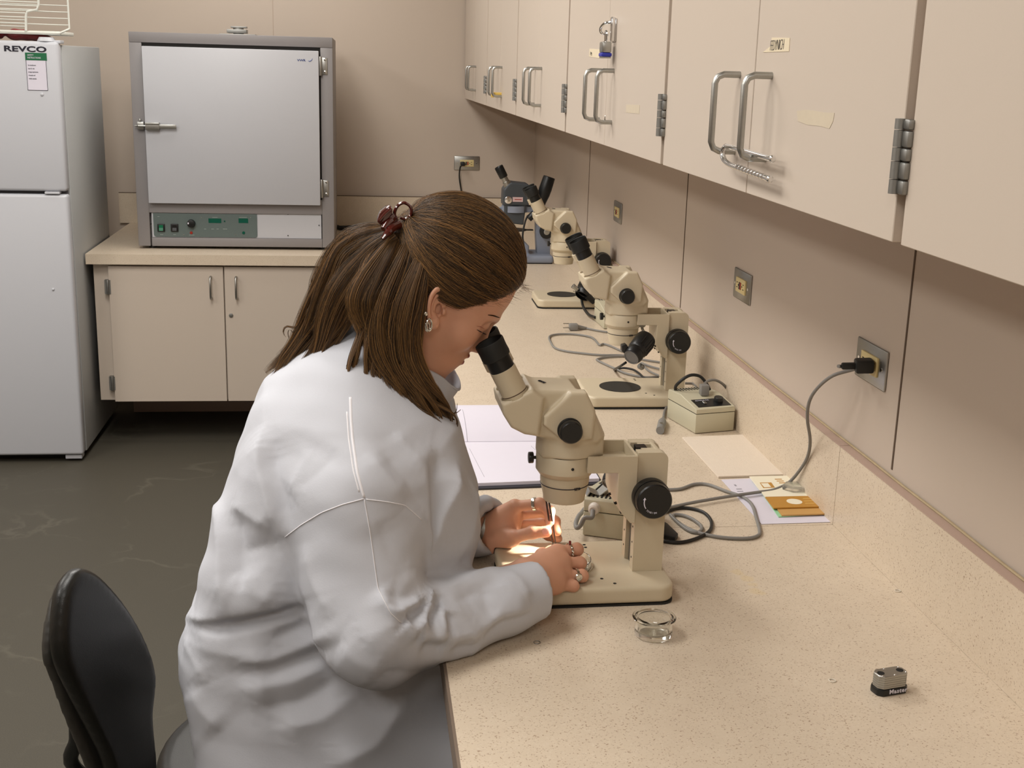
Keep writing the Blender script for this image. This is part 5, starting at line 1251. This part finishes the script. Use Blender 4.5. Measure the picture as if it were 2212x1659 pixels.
# left hand: thumb in front, index above, other fingers beyond the forceps
L_W = oy(1056, 1148, 1.872)
L_MCP = [oy(1112, 1094, 1.852), oy(1115, 1112, 1.870), oy(1112, 1132, 1.885), oy(1106, 1150, 1.895)]
L_PIP = [oy(1166, 1088, 1.835), oy(1178, 1106, 1.858), oy(1176, 1128, 1.875), oy(1160, 1148, 1.888)]
L_DIP = [oy(1187, 1104, 1.822), oy(1199, 1126, 1.846), oy(1197, 1146, 1.862), oy(1185, 1158, 1.876)]
L_TIP = [oy(1188, 1128, 1.812), oy(1204, 1149, 1.834), oy(1206, 1164, 1.850), oy(1200, 1166, 1.866)]
L_TH = [oy(1078, 1158, 1.838), oy(1112, 1160, 1.818), oy(1150, 1150, 1.806), oy(1180, 1149, 1.800)]
def hands_sdf(G):
    rw = Vector(RW)
    d = sd_ecap(G, rw-Vector((.06, 0, 0)), oy(1135, 1252, 1.632), .033, .030, (.2, -.5, .85), .82)
    for i, (a, r) in enumerate(zip(R_MCP, (.0142, .0142, .0138, .0135))):
        b = oy(1138, 1238+i*9, 1.655-i*.010); d = smin(d, sd_cap(G, b, a, .020, r), .016)
    d = smin(d, sd_ell(G, oy(1165, 1245, 1.675), (.028, .026, .020)), .02)
    for i in range(4): d = smin(d, finger(G, [R_MCP[i], R_PIP[i], R_DIP[i], R_TIP[i]], (.0100, .0102, .0098, .0088)[i]), .0028)
    d = smin(d, finger(G, R_TH, .0115), .008)
    L = sd_ecap(G, Vector(LW)-Vector((.05, -.01, 0)), L_W, .030, .0275, (.3, -.6, .7), .85)
    for i, (a, r) in enumerate(zip(L_MCP, (.0125, .012, .0115, .011))):
        L = smin(L, sd_cap(G, L_W+Vector((.004, 0, .010-.007*i)), a, .019, r), .016)
    L = smin(L, sd_ell(G, oy(1088, 1138, 1.855), (.026, .020, .026)), .02)
    L = smin(L, sd_cap(G, oy(1070, 1170, 1.852), oy(1105, 1164, 1.83), .019, .014), .016)
    for i in range(4): L = smin(L, finger(G, [L_MCP[i], L_PIP[i], L_DIP[i], L_TIP[i]], (.0092, .0090, .0086, .0078)[i]), .0028)
    L = smin(L, finger(G, L_TH, .0112), .008)
    d = np.minimum(d, L)
    stage = sd_box(G, (.34, YC, T+.0155), (.1275, .0965, .0155), .002)
    d = smax(d, -stage, .003); d = smax(d, T+.001-G[2], .003)
    return d
def torso_core(G):
    d = sd_ecap(G, (-.10, YC, .62), (-.01, YC, 1.02), .15, .14, (1, 0, 0), .8)
    d = smin(d, sd_cap(G, (-.01, YC, 1.03), oy(810, 850, YC), .09, .06), .05)
    for s in (-1, 1):
        a = oy(758, 1085, 1.60) if s < 0 else LS; b = RE if s < 0 else LE; c = RW if s < 0 else LW
        d = smin(d, sd_cap(G, a, b, .045, .036), .03); d = smin(d, sd_cap(G, b, c, .036, .029), .02)
        d = smin(d, sd_cap(G, (-.01, YC, 1.05), a, .06, .05), .03)
        d = smin(d, sd_cap(G, (-.10, YC+s*.09, .60), (.33, YC+s*.12, .60), .08, .06), .03)
        d = smin(d, sd_cap(G, (.33, YC+s*.12, .60), (.26, YC+s*.13, .11), .055, .035), .02)
    return d
def build_body():
    pcs = []
    for fn, lo, hi, h, sm in ((head_sdf_p, (-.08, 1.66, 1.05), (.26, 1.865, 1.44), .0024, 1), (ear_sdf, (.06, 1.655, 1.225), (.135, 1.715, 1.325), .0011, 2),
                              (hands_sdf, (.15, 1.57, .815), (.36, 1.93, .99), .0017, 2), (torso_core, (-.28, 1.46, .06), (.42, 2.06, 1.20), .010, 1)):
        G, l, h = grid(lo, hi, h); pcs.append(nets(fn(G), l, h, sm))
    V = np.concatenate([p[0] for p in pcs]); off = 0; F = []
    for p in pcs: F.append(p[1]+off); off += len(p[0])
    return mesh_np('body', V, np.concatenate(F), M['skin'], person, True)
body = build_body()
def on_body(o): return o
M['lip'] = mat('lips', (168, 84, 78), .4, sss=.1)
# lips, brow and lashes
for v, u, r in ((-.1005, .0985, .0042), (-.1125, .0972, .0048)):
    P = [hl(u-.010, -.019, -.106), hl(u-.002, -.010, v+.0005), hl(u, 0, v), hl(u-.002, .010, v+.0005), hl(u-.010, .019, -.106)]
    MB().tube(P, [.0012, r*.9, r, r*.9, .0012], 10, 5).build('lip', M['lip'], person, True)
body_tree = BVHTree.FromPolygons([WM[person.name] @ v.co for v in body.data.vertices], [tuple(p.vertices) for p in body.data.polygons])
def on_face(pts, lift=.0004):
    out = []
    for x, y in pts:
        loc, n, i, d = body_tree.ray_cast(CAM0, ray(x, y).normalized())
        if loc is not None: out.append(loc+n*lift)
    return out
def mirror(P): return [Vector((p.x, 2*YC-p.y, p.z)) for p in P]
for pts, rad, nm, mt, fl in (([(1054, 680), (1066, 682), (1078, 686), (1087, 690)], [.0008, .0016, .0019, .001], 'eyebrow', 'hair', .5), ([(1030, 712), (1037, 716), (1045, 720), (1050, 722)], [.0005, .0011, .0012, .0006], 'eyelashes', 'ink', .6),
                             ([(1030, 704), (1038, 706), (1046, 710)], [.0003, .0006, .0003], 'eyelid_crease', 'lip', .5)):
    P = on_face(pts)
    if len(P) > 2:
        for Q in (P, mirror(P)): MB().tube(Q, rad, 8, 5, flat=fl).build(nm, M[mt], person, True)
# fingernails
M['nail'] = mat('nail', (228, 168, 152), .25, spec=.6)
def nail(tip, prev, up, w=.0062, parent=None):
    d = (Vector(tip)-Vector(prev)).normalized(); u = Vector(up); u = (u-d*u.dot(d)).normalized(); s = d.cross(u)
    mm = Matrix((d, s, u)).transposed().to_4x4(); mm.translation = Vector(tip)+u*.0080+d*.0005
    m = MB(); b = bmesh.new(); bmesh.ops.create_uvsphere(b, u_segments=16, v_segments=8, radius=1)
    for v in b.verts: v.co = Vector((v.co.x*.0065, v.co.y*w, v.co.z*.0022))
    m._add(b, mm); return m.build('fingernail', M['nail'], person, True)
nail(L_TH[-1], L_TH[-2], (0, -1, .5))
# rings
def ring_on(a, b, t, r, name, mt, w=.003, stone=None):
    p = Vector(a).lerp(Vector(b), t); d = (Vector(b)-Vector(a)).normalized()
    m = MB(); m.lathe([(r, -w), (r+.0012, -w*.8), (r+.0014, 0), (r+.0012, w*.8), (r, w), (r-.0006, 0), (r, -w)], p, d, 40, False)
    o = m.build(name, mt, person, True)
    return o, p, d
M['silver'] = mat('silver', (214, 212, 204), .18, 1)
ring_on(L_MCP[0], L_PIP[0], .80, .0098, 'finger_ring', M['silver'])
o, p, d = ring_on(R_MCP[0], R_PIP[0], .62, .0108, 'finger_ring', M['silver'], .0018)
for k in range(5):
    an = math.radians(-150+k*24); u = d.cross(Vector((0, 1, 0))).normalized(); v = u.cross(d)
    c = p+(u*math.cos(an)+v*math.sin(an))*.0122
    MB().lathe([(.0021, -.0016), (.0024, 0), (.0012, .0018)], c, (c-p), 10).build('ring_bead', M['silver'], o, True)
up = Vector((0, -.15, 1)); c = p+up.normalized()*.0125
MB().box(c.x-.0018, c.x+.0018, c.y-.0018, c.y+.0018, c.z-.002, c.z+.0045, .0008).build('red_stone', mat('garnet', (120, 30, 34), .15), o, True)
o, p, d = ring_on(R_MCP[2], R_PIP[2], .66, .0106, 'finger_ring', M['silver'], .0022)
u = Vector((.3, -1, .2)).normalized(); c = p+u*.0112
MB().lathe([(.0058, -.001), (.0062, .0005), (.005, .0022), (0, .003)], c, u, 20, False).build('ring_plaque', M['silver'], o, True)
# watch on the left wrist
wd = (Vector(L_W)-Vector(LW)).normalized(); wp = oy(1046, 1168, 1.862)
wc = Vector(LW).lerp(Vector(L_W), .55)
m = MB(); m.lathe([(.0292, -.007), (.0305, -.006), (.0305, .006), (.0292, .007), (.0285, 0), (.0292, -.007)], wc, wd, 40, False); wo = m.build('wristwatch', M['steel'], person, True)
MB().lathe([(.012, 0), (.013, .002), (.0125, .006), (0, .0062)], wc+Vector((0, -.022, -.018)), (0, -.75, -.65), 28, False).build('watch_case', M['silver'], wo, True)
# earrings
e0 = oy(924, 690, 1.682)
for (cx_, cy_, rr, th) in ((927, 702, .0085, .0014), (923, 706, .0065, .001)):
    c = oy(cx_, cy_, 1.678); a = np.linspace(0, 2*math.pi, 20)[:-1]
    MB().tube([(c.x+rr*.45*math.cos(q), c.y+rr*.3*math.cos(q), c.z+rr*math.sin(q)) for q in a], th, 8, 1, close=True).build('earring', M['silver'], person, True)
c = oy(920, 678, 1.676); MB().lathe([(.0022, 0), (.0026, .001), (0, .002)], c, (0, -1, 0), 12).build('ear_stud', M['silver'], person, True)
# ---- forceps held in the left hand
fz = thing('forceps', 'dark slim forceps held upright over the petri dish', 'forceps', oz(1201, 1187, B+.006))
f0, f1 = oy(1176, 1038, 1.806), oz(1199, 1187, B+.005)
for s, (mt) in ((-1, M['steel']), (1, M['black'])):
    A_ = [f0, f0.lerp(f1, .35)+Vector((s*.0022, 0, 0)), f0.lerp(f1, .7)+Vector((s*.0026, 0, 0)), f1+Vector((s*.0022, 0, 0))]
    MB().tube(A_, [.0026, .0030, .0022, .0009], 10, 5, flat=.5).build('tine', mat('dark_steel', (70, 62, 60), .3, 1) if s < 0 else bpy.data.materials['dark_steel'], fz, True)
MB().box(f0.x-.0035, f0.x+.0035, f0.y-.002, f0.y+.002, f0.z-.001, f0.z+.010, .001).build('bridge', bpy.data.materials['dark_steel'], fz, True)
# ---- hair
def hair_material():
    mt = bpy.data.materials.new('brown_hair'); mt.use_nodes = True; nt = mt.node_tree; b = nt.nodes['Principled BSDF']
    b.inputs['Roughness'].default_value = .42; b.inputs['Specular IOR Level'].default_value = .45
    ci = nt.nodes.new('ShaderNodeHairInfo'); r = nt.nodes.new('ShaderNodeValToRGB'); e = r.color_ramp.elements
    e[0].color = (*lin((44, 32, 18)), 1); e[1].color = (*lin((172, 126, 72)), 1); e[0].position = 0.1
    x = e.new(.6); x.color = (*lin((84, 62, 38)), 1)
    nt.links.new(ci.outputs['Random'], r.inputs['Fac']); nt.links.new(r.outputs['Color'], b.inputs['Base Color'])
    return mt
M['strand'] = hair_material()
rng = np.random.default_rng(5)
CR = (.096+.004, .075+.005, .086+.005)
strands = []       # list of (npts,3), radius
def on_skull(dirv, off=0.0):
    d = np.array(dirv, float); s = 1/np.sqrt(sum((d[i]/CR[i])**2 for i in range(3))); q = d*s*(1+off/.09)
    return np.array(HC+HU*q[0]+HWv*q[1]+HV*q[2])
CLIPD = np.array([-.102, -.012, -.002])
def slerp_path(a, b, n, lift, wav):
    a = np.array(a)/np.array(CR); b = np.array(b)/np.array(CR); a /= np.linalg.norm(a); b /= np.linalg.norm(b)
    om = math.acos(np.clip(a@b, -1, 1)); out = []
    for k in range(n):
        t = k/(n-1); q = (math.sin((1-t)*om)*a+math.sin(t*om)*b)/math.sin(om); q = q*np.array(CR)
        out.append(on_skull(q, lift*math.sin(math.pi*min(1, t*1.15))**.5*1.0+wav*math.sin(t*7+lift*900)))
    return np.array(out)
# hairline, head-local (u, w, v), near side from forehead to behind the ear
HLN = [(.093, 0, .030), (.090, .022, .026), (.080, .046, .012), (.066, .060, -.012), (.050, .067, -.030), (.042, .070, -.046), (.030, .073, -.040), (.022, .075, -.028), (.006, .078, -.020), (-.012, .078, -.026), (-.030, .072, -.045), (-.045, .064, -.065), (-.050, .05, -.075), (-.055, .02, -.08), (-.056, 0, -.082)]
def hl_at(s):
    x = abs(s)*(len(HLN)-1); i = min(int(x), len(HLN)-2); f = x-i; p = np.array(HLN[i])*(1-f)+np.array(HLN[i+1])*f
    if s < 0: p[1] = -p[1]
    return p
for k in range(12500):
    s = rng.uniform(-1, 1); st = hl_at(s); b = CLIPD+rng.normal(0, 1, 3)*np.array([.002, .010, .010])
    t0 = rng.uniform(0, .45) if rng.random() < .5 else 0
    st = st+rng.normal(0, 1, 3)*.0022
    P = slerp_path(st, b, 16, rng.uniform(.000, .0065)+.003*math.sin(s*60)**2, .0004)
    if t0: P = P[int(t0*14):]
    strands.append((P, .00013))
# hanging locks: pixel guides (x, y, depth), clump radii
LOCKS = [
    ([(850, 500, 1.745), (800, 508, 1.755), (764, 528, 1.765), (738, 572, 1.775), (703, 622, 1.78), (664, 680, 1.785), (645, 735, 1.785), (612, 780, 1.79), (580, 812, 1.79)], [.010, .016, .020, .020, .018, .015, .010, .008, .005], 800),
    ([(850, 505, 1.735), (805, 522, 1.74), (760, 552, 1.745), (735, 600, 1.745), (705, 660, 1.75), (672, 715, 1.755), (645, 765, 1.76), (618, 805, 1.765), (596, 832, 1.765)], [.010, .016, .020, .020, .019, .016, .012, .009, .006], 900),
    ([(855, 508, 1.72), (815, 540, 1.72), (778, 590, 1.72), (745, 640, 1.72), (716, 690, 1.725), (692, 735, 1.73), (668, 780, 1.735), (640, 815, 1.745), (622, 842, 1.75)], [.010, .016, .022, .022, .018, .012, .007, .004, .002], 700),
    ([(830, 500, 1.78), (778, 520, 1.80), (738, 562, 1.81), (700, 620, 1.81), (680, 680, 1.81), (660, 720, 1.80), (630, 715, 1.79)], [.010, .018, .022, .02, .014, .006, .002], 400),
    ([(862, 500, 1.735), (838, 545, 1.704), (810, 600, 1.695), (790, 650, 1.69), (797, 700, 1.69), (808, 750, 1.685), (828, 800, 1.675), (854, 850, 1.665), (885, 895, 1.66), (912, 930, 1.66)], [.004, .014, .022, .024, .020, .016, .015, .013, .010, .005], 1100),
    ([(892, 500, 1.725), (868, 572, 1.692), (845, 640, 1.682), (830, 700, 1.678), (832, 760, 1.674), (850, 810, 1.67), (880, 850, 1.664), (912, 890, 1.66), (930, 925, 1.66)], [.004, .014, .022, .022, .022, .018, .014, .011, .006], 1100),
    ([(925, 510, 1.720), (898, 595, 1.684), (880, 660, 1.675), (868, 720, 1.672), (868, 780, 1.668), (888, 830, 1.664), (920, 870, 1.662), (950, 905, 1.664), (960, 935, 1.668)], [.004, .012, .018, .018, .016, .013, .010, .006, .002], 800),
    ([(945, 545, 1.710), (912, 612, 1.684), (898, 670, 1.678), (893, 730, 1.675), (900, 790, 1.672), (925, 840, 1.670), (955, 875, 1.672), (980, 905, 1.680), (986, 945, 1.684)], [.003, .008, .011, .011, .010, .008, .006, .004, .0015], 500),
    ([(915, 600, 1.683), (905, 680, 1.680), (903, 745, 1.678), (915, 800, 1.678), (935, 835, 1.678), (952, 870, 1.684), (975, 885, 1.69), (992, 874, 1.70)], [.006, .007, .006, .005, .004, .003, .003, .002], 220),
    ([(800, 640, 1.69), (782, 710, 1.685), (768, 760, 1.675), (750, 800, 1.665), (731, 835, 1.655), (733, 862, 1.652), (756, 872, 1.652)], [.012, .010, .007, .005, .004, .002, .0015], 260),
    ([(815, 650, 1.69), (800, 720, 1.68), (788, 780, 1.67), (780, 830, 1.658), (765, 865, 1.652), (752, 882, 1.652)], [.012, .010, .007, .004, .002, .0015], 220),
    ([(840, 660, 1.685), (826, 730, 1.68), (812, 790, 1.672), (806, 840, 1.662), (818, 872, 1.658), (840, 892, 1.656)], [.015, .014, .010, .006, .004, .002], 350),
    ([(760, 640, 1.715), (742, 700, 1.715), (712, 745, 1.72), (685, 785, 1.722), (650, 825, 1.73), (622, 846, 1.735)], [.012, .010, .007, .004, .002, .001], 200),
    ([(905, 760, 1.672), (912, 820, 1.668), (938, 862, 1.665), (968, 892, 1.668), (984, 925, 1.672), (978, 948, 1.674)], [.006, .006, .005, .003, .002, .001], 130),
    ([(865, 760, 1.670), (872, 830, 1.664), (898, 880, 1.660), (932, 915, 1.660), (944, 948, 1.662)], [.008, .008, .006, .003, .001], 180),
    ([(880, 720, 1.672), (895, 790, 1.667), (925, 850, 1.662), (945, 900, 1.664), (945, 940, 1.666), (925, 950, 1.664)], [.008, .007, .005, .003, .002, .001], 150),
    ([(850, 508, 1.745), (805, 540, 1.75), (782, 585, 1.76), (776, 625, 1.765), (782, 655, 1.77)], [.014, .032, .034, .024, .012], 1000),
    ([(862, 505, 1.735), (826, 548, 1.718), (802, 600, 1.706), (790, 655, 1.702), (786, 705, 1.70)], [.005, .015, .019, .016, .008], 900),
    ([(720, 560, 1.76), (700, 610, 1.76), (668, 668, 1.765), (640, 700, 1.77), (622, 712, 1.77), (632, 726, 1.77)], [.01, .008, .005, .003, .002, .0015], 120),
]
for pts, rad, n in LOCKS:
    n = int(n*1.8)
    P = np.array([oy(*p) for p in pts]); C = np.array(catmull(P, 5)); m_ = len(C); tt = np.linspace(0, 1, m_); rr_ = np.interp(tt*(len(rad)-1), range(len(rad)), rad)
    T_ = np.gradient(C, axis=0); T_ /= np.linalg.norm(T_, axis=1)[:, None]; up_ = np.array([0, 1, 0.]); U_ = np.cross(T_, up_); U_ /= np.linalg.norm(U_, axis=1)[:, None]+1e-9; W_ = np.cross(T_, U_)
    nc = max(3, n//55); cl = [(math.sqrt(rng.random()), rng.uniform(0, 2*math.pi), rng.uniform(0, 6), rng.uniform(.82, 1)) for _ in range(nc)]
    for k in range(n):
        cr, ca, ph, ln = cl[k % nc]; j = rng.normal(0, 1, 2)*.16
        ox_ = cr*math.cos(ca)+j[0]*1.0; oy_ = cr*math.sin(ca)+j[1]
        wv = .0075*np.sin(tt*11+ph*.45)*tt**.8; wv2 = .0050*np.cos(tt*10+ph*.7)*tt**.8
        Q = C+U_*(rr_*ox_+wv)[:, None]+W_*(rr_*oy_*.62+wv2)[:, None]
        e = int(m_*min(1, ln+rng.uniform(-.10, .05))); strands.append((Q[:max(6, e)], .00014))
# stray hairs
for k in range(90):
    st = hl_at(rng.uniform(-.25, .25)); a = on_skull(st, .004); q = a+np.array([.012, -.004, -.004])*rng.uniform(.3, 1.3)+rng.normal(0, .003, 3); strands.append((np.array([a, (a+q)/2+rng.normal(0, .001, 3), q]), .00012))
def build_strands():
    cu = bpy.data.hair_curves.new('hair_strands'); sizes = [len(s[0]) for s in strands]; cu.add_curves(sizes)
    pos = np.concatenate([s[0] for s in strands]).astype(np.float32)
    Wi = np.array(WM[person.name].inverted()); pos = pos@Wi[:3, :3].T+Wi[:3, 3]
    cu.attributes['position'].data.foreach_set('vector', pos.astype(np.float32).ravel()) if 'position' in cu.attributes else cu.position_data.foreach_set('vector', pos.ravel())
    ra = cu.attributes.get('radius') or cu.attributes.new('radius', 'FLOAT', 'POINT')
    rv = np.concatenate([s[1]*np.interp(np.linspace(0, 1, len(s[0])), [0, .7, 1], [1, 1, .35]) for s in strands]).astype(np.float32); ra.data.foreach_set('value', rv)
    cu.materials.append(M['strand']); o = bpy.data.objects.new('hair_strands', cu); COL.objects.link(o); o.parent = hairb; return o
def hair_base(G):
    d = sd_ell(G, HC, (CR[0]+.0, CR[1]+.0, CR[2]+.0), HM)
    # open face: cut in front of the hairline
    cut = None
    p = [G[i]-HC[i] for i in range(3)]; u = sum(p[i]*HU[i] for i in range(3)); w_ = np.abs(sum(p[i]*HWv[i] for i in range(3))); v = sum(p[i]*HV[i] for i in range(3))
    # keep where v is above the hairline height for this u
    line = np.interp(u, [-.06, -.03, -.012, .006, .022, .036, .05, .066, .080, .093], [-.082, -.045, -.026, -.020, -.028, -.046, -.030, -.012, .012, .028]).astype(np.float32)
    d = smax(d, line+.002-v, .006)
    return d
def hair_locks(G):
    d = None
    for pts, rad, n in LOCKS:
        if n < 250: continue
        P = [oy(*p) for p in pts]
        for i in range(len(P)-1):
            q = sd_cap(G, P[i], P[i+1], rad[i]*(.55-.3*i/len(P)), rad[i+1]*(.55-.3*(i+1)/len(P)))
            d = q if d is None else smin(d, q, .006)
    return d
G, l, h = grid((-.16, 1.60, 1.08), (.24, 1.87, 1.44), .0038)
Vh, Fh = nets(smin(hair_base(G), hair_locks(G), .012), l, h, 2)
hairb = mesh_np('hair', Vh, Fh, M['hair'], person, True)
build_strands()
# ---- claw clip
M['tort'] = mat('tortoiseshell', (70, 16, 11), .12, noise=.5, nscale=60, spec=.8, coat=.6)
def clip():
    c = oy(842, 482, 1.735); t = MB()
    q = lambda x, y, Y=1.735: oy(x, y, Y)
    o = MB().tube([q(862, 487), q(852, 465), q(858, 446), q(872, 438), q(886, 446), q(888, 462), q(876, 473), q(864, 470)], [.0045, .0042, .004, .004, .004, .004, .0035, .003], 12, 5, flat=.6).build('hair_clip', M['tort'], person, True)
    MB().prism([(p.x, p.z) for p in (q(813, 474), q(820, 456), q(836, 443), q(845, 442), (q(848, 455)), q(838, 470), q(822, 484))], 1, 1.715, 1.745, .003).build('clip_wing', M['tort'], o, True)
    MB().tube([q(820, 476, 1.713), q(832, 462, 1.713), q(846, 450, 1.713)], .0022, 8, 4).build('clip_ridge', M['tort'], o, True)
    MB().tube([q(862, 485, 1.725), q(848, 492, 1.715), q(838, 502, 1.705), q(826, 516, 1.700)], [.006, .006, .005, .0025], 10, 4).build('clip_tooth', M['tort'], o, True)
    MB().tube([q(850, 470, 1.73), q(840, 480, 1.72), q(828, 495, 1.71)], [.007, .008, .004], 10, 4).build('clip_tooth', M['tort'], o, True)
clip()
# ================================================================ CHAIR
def chair():
    t = thing('task_chair', 'black padded chair the person sits on, its oval backrest behind her', 'chair', (-.12, 1.76, 0))
    M['vinyl'] = mat('black_vinyl', (21, 21, 19), .34, noise=.06, nscale=300, bump=.12, bscale=700)
    n = Vector((.90, -.42, .10)).normalized(); o = Vector((-.37, 1.60, .78)); uu = Vector((0, 0, 1)).cross(n).normalized(); vv = n.cross(uu)
    def pl(x, y):
        d = ray(x, y); k = (o-CAM0).dot(n)/d.dot(n); p = CAM0+d*k-o; return (p.dot(uu), p.dot(vv))
    sm = lambda L: [(p.x, p.y) for p in catmull([(a, b, 0) for a, b in L], 4, True)]
    cush = [pl(*p) for p in ((160, 1229), (195, 1234), (235, 1270), (275, 1320), (310, 1380), (332, 1440), (333, 1490), (326, 1545), (331, 1610), (334, 1680), (330, 1800), (300, 1860), (260, 1800), (230, 1659), (205, 1600), (175, 1540), (150, 1490), (128, 1440), (119, 1390), (120, 1330), (130, 1270))]
    cush = sm(cush)
    shell = [pl(*p) for p in ((200, 1236), (172, 1254), (152, 1310), (141, 1380), (143, 1425), (160, 1470), (184, 1540), (212, 1610), (245, 1700), (270, 1850), (305, 1860), (315, 1500), (265, 1320), (215, 1245))]
    shell = sm([(a-.010, b) for a, b in shell])
    def frame(G):
        p = [G[i]-o[i] for i in range(3)]; return tuple(sum(p[i]*q[i] for i in range(3)) for q in (uu, vv, n))
    def ex(G, poly, n0, n1, r):
        a, b, c = frame(G); d2 = sd_poly(a, b, poly)+r; dn = np.abs(c-(n0+n1)/2+.35*a*a)-((n1-n0)/2-r)
        return np.minimum(np.maximum(d2, dn), 0)+np.sqrt(np.maximum(d2, 0)**2+np.maximum(dn, 0)**2)-r
    lo, hi = (-.62, 1.30, .42), (-.16, 1.92, 1.02)
    sdf_obj('back_cushion', lambda G: ex(G, cush, -.016, .014, .014), lo, hi, .005, M['vinyl'], t, True, 2)
    sdf_obj('back_shell', lambda G: ex(G, shell, -.034, -.018, .007), lo, hi, .005, mat('black_shell', (52, 50, 46), .45, noise=.05), t, True, 2)
    MB().tube([oy(190, 1560, 1.62)-n*.02, oy(178, 1600, 1.63)-n*.01, oy(174, 1660, 1.65)-n*.01, Vector((-.34, 1.70, .50)), Vector((-.2, 1.74, .47))], .009, 12, 5, flat=1.2).build('back_bar', M['black'], t, True)
    def seat(G):
        x, y = (G[0]+.105)/.215, (G[1]-1.765)/.225; r = np.sqrt(x*x+y*y); d2 = (r-1)*.215+.022; dz = np.abs(G[2]-.515)-(.035-.022)
        return np.minimum(np.maximum(d2, dz), 0)+np.sqrt(np.maximum(d2, 0)**2+np.maximum(dz, 0)**2)-.022
    sdf_obj('seat', seat, (-.36, 1.5, .46), (.15, 2.03, .58), .006, M['vinyl'], t, True, 1)
    MB().cyl((-.105, 1.765, .10), (-.105, 1.765, .485), .024, n=24).build('gas_column', M['black'], t, True)
    for k in range(5):
        a = k*2*math.pi/5+.3; e = Vector((-.105+.27*math.cos(a), 1.765+.27*math.sin(a), .062))
        lg = MB().tube([(-.105, 1.765, .11), (-.105+.13*math.cos(a), 1.765+.13*math.sin(a), .095), e], [.024, .018, .013], 10, 3).build('leg', M['black'], t, True)
        MB().cyl(e+Vector((0, -.011, -.035)), e+Vector((0, .011, -.035)), .0265, n=20, bev=.003).build('caster', M['black'], lg, True)
chair()
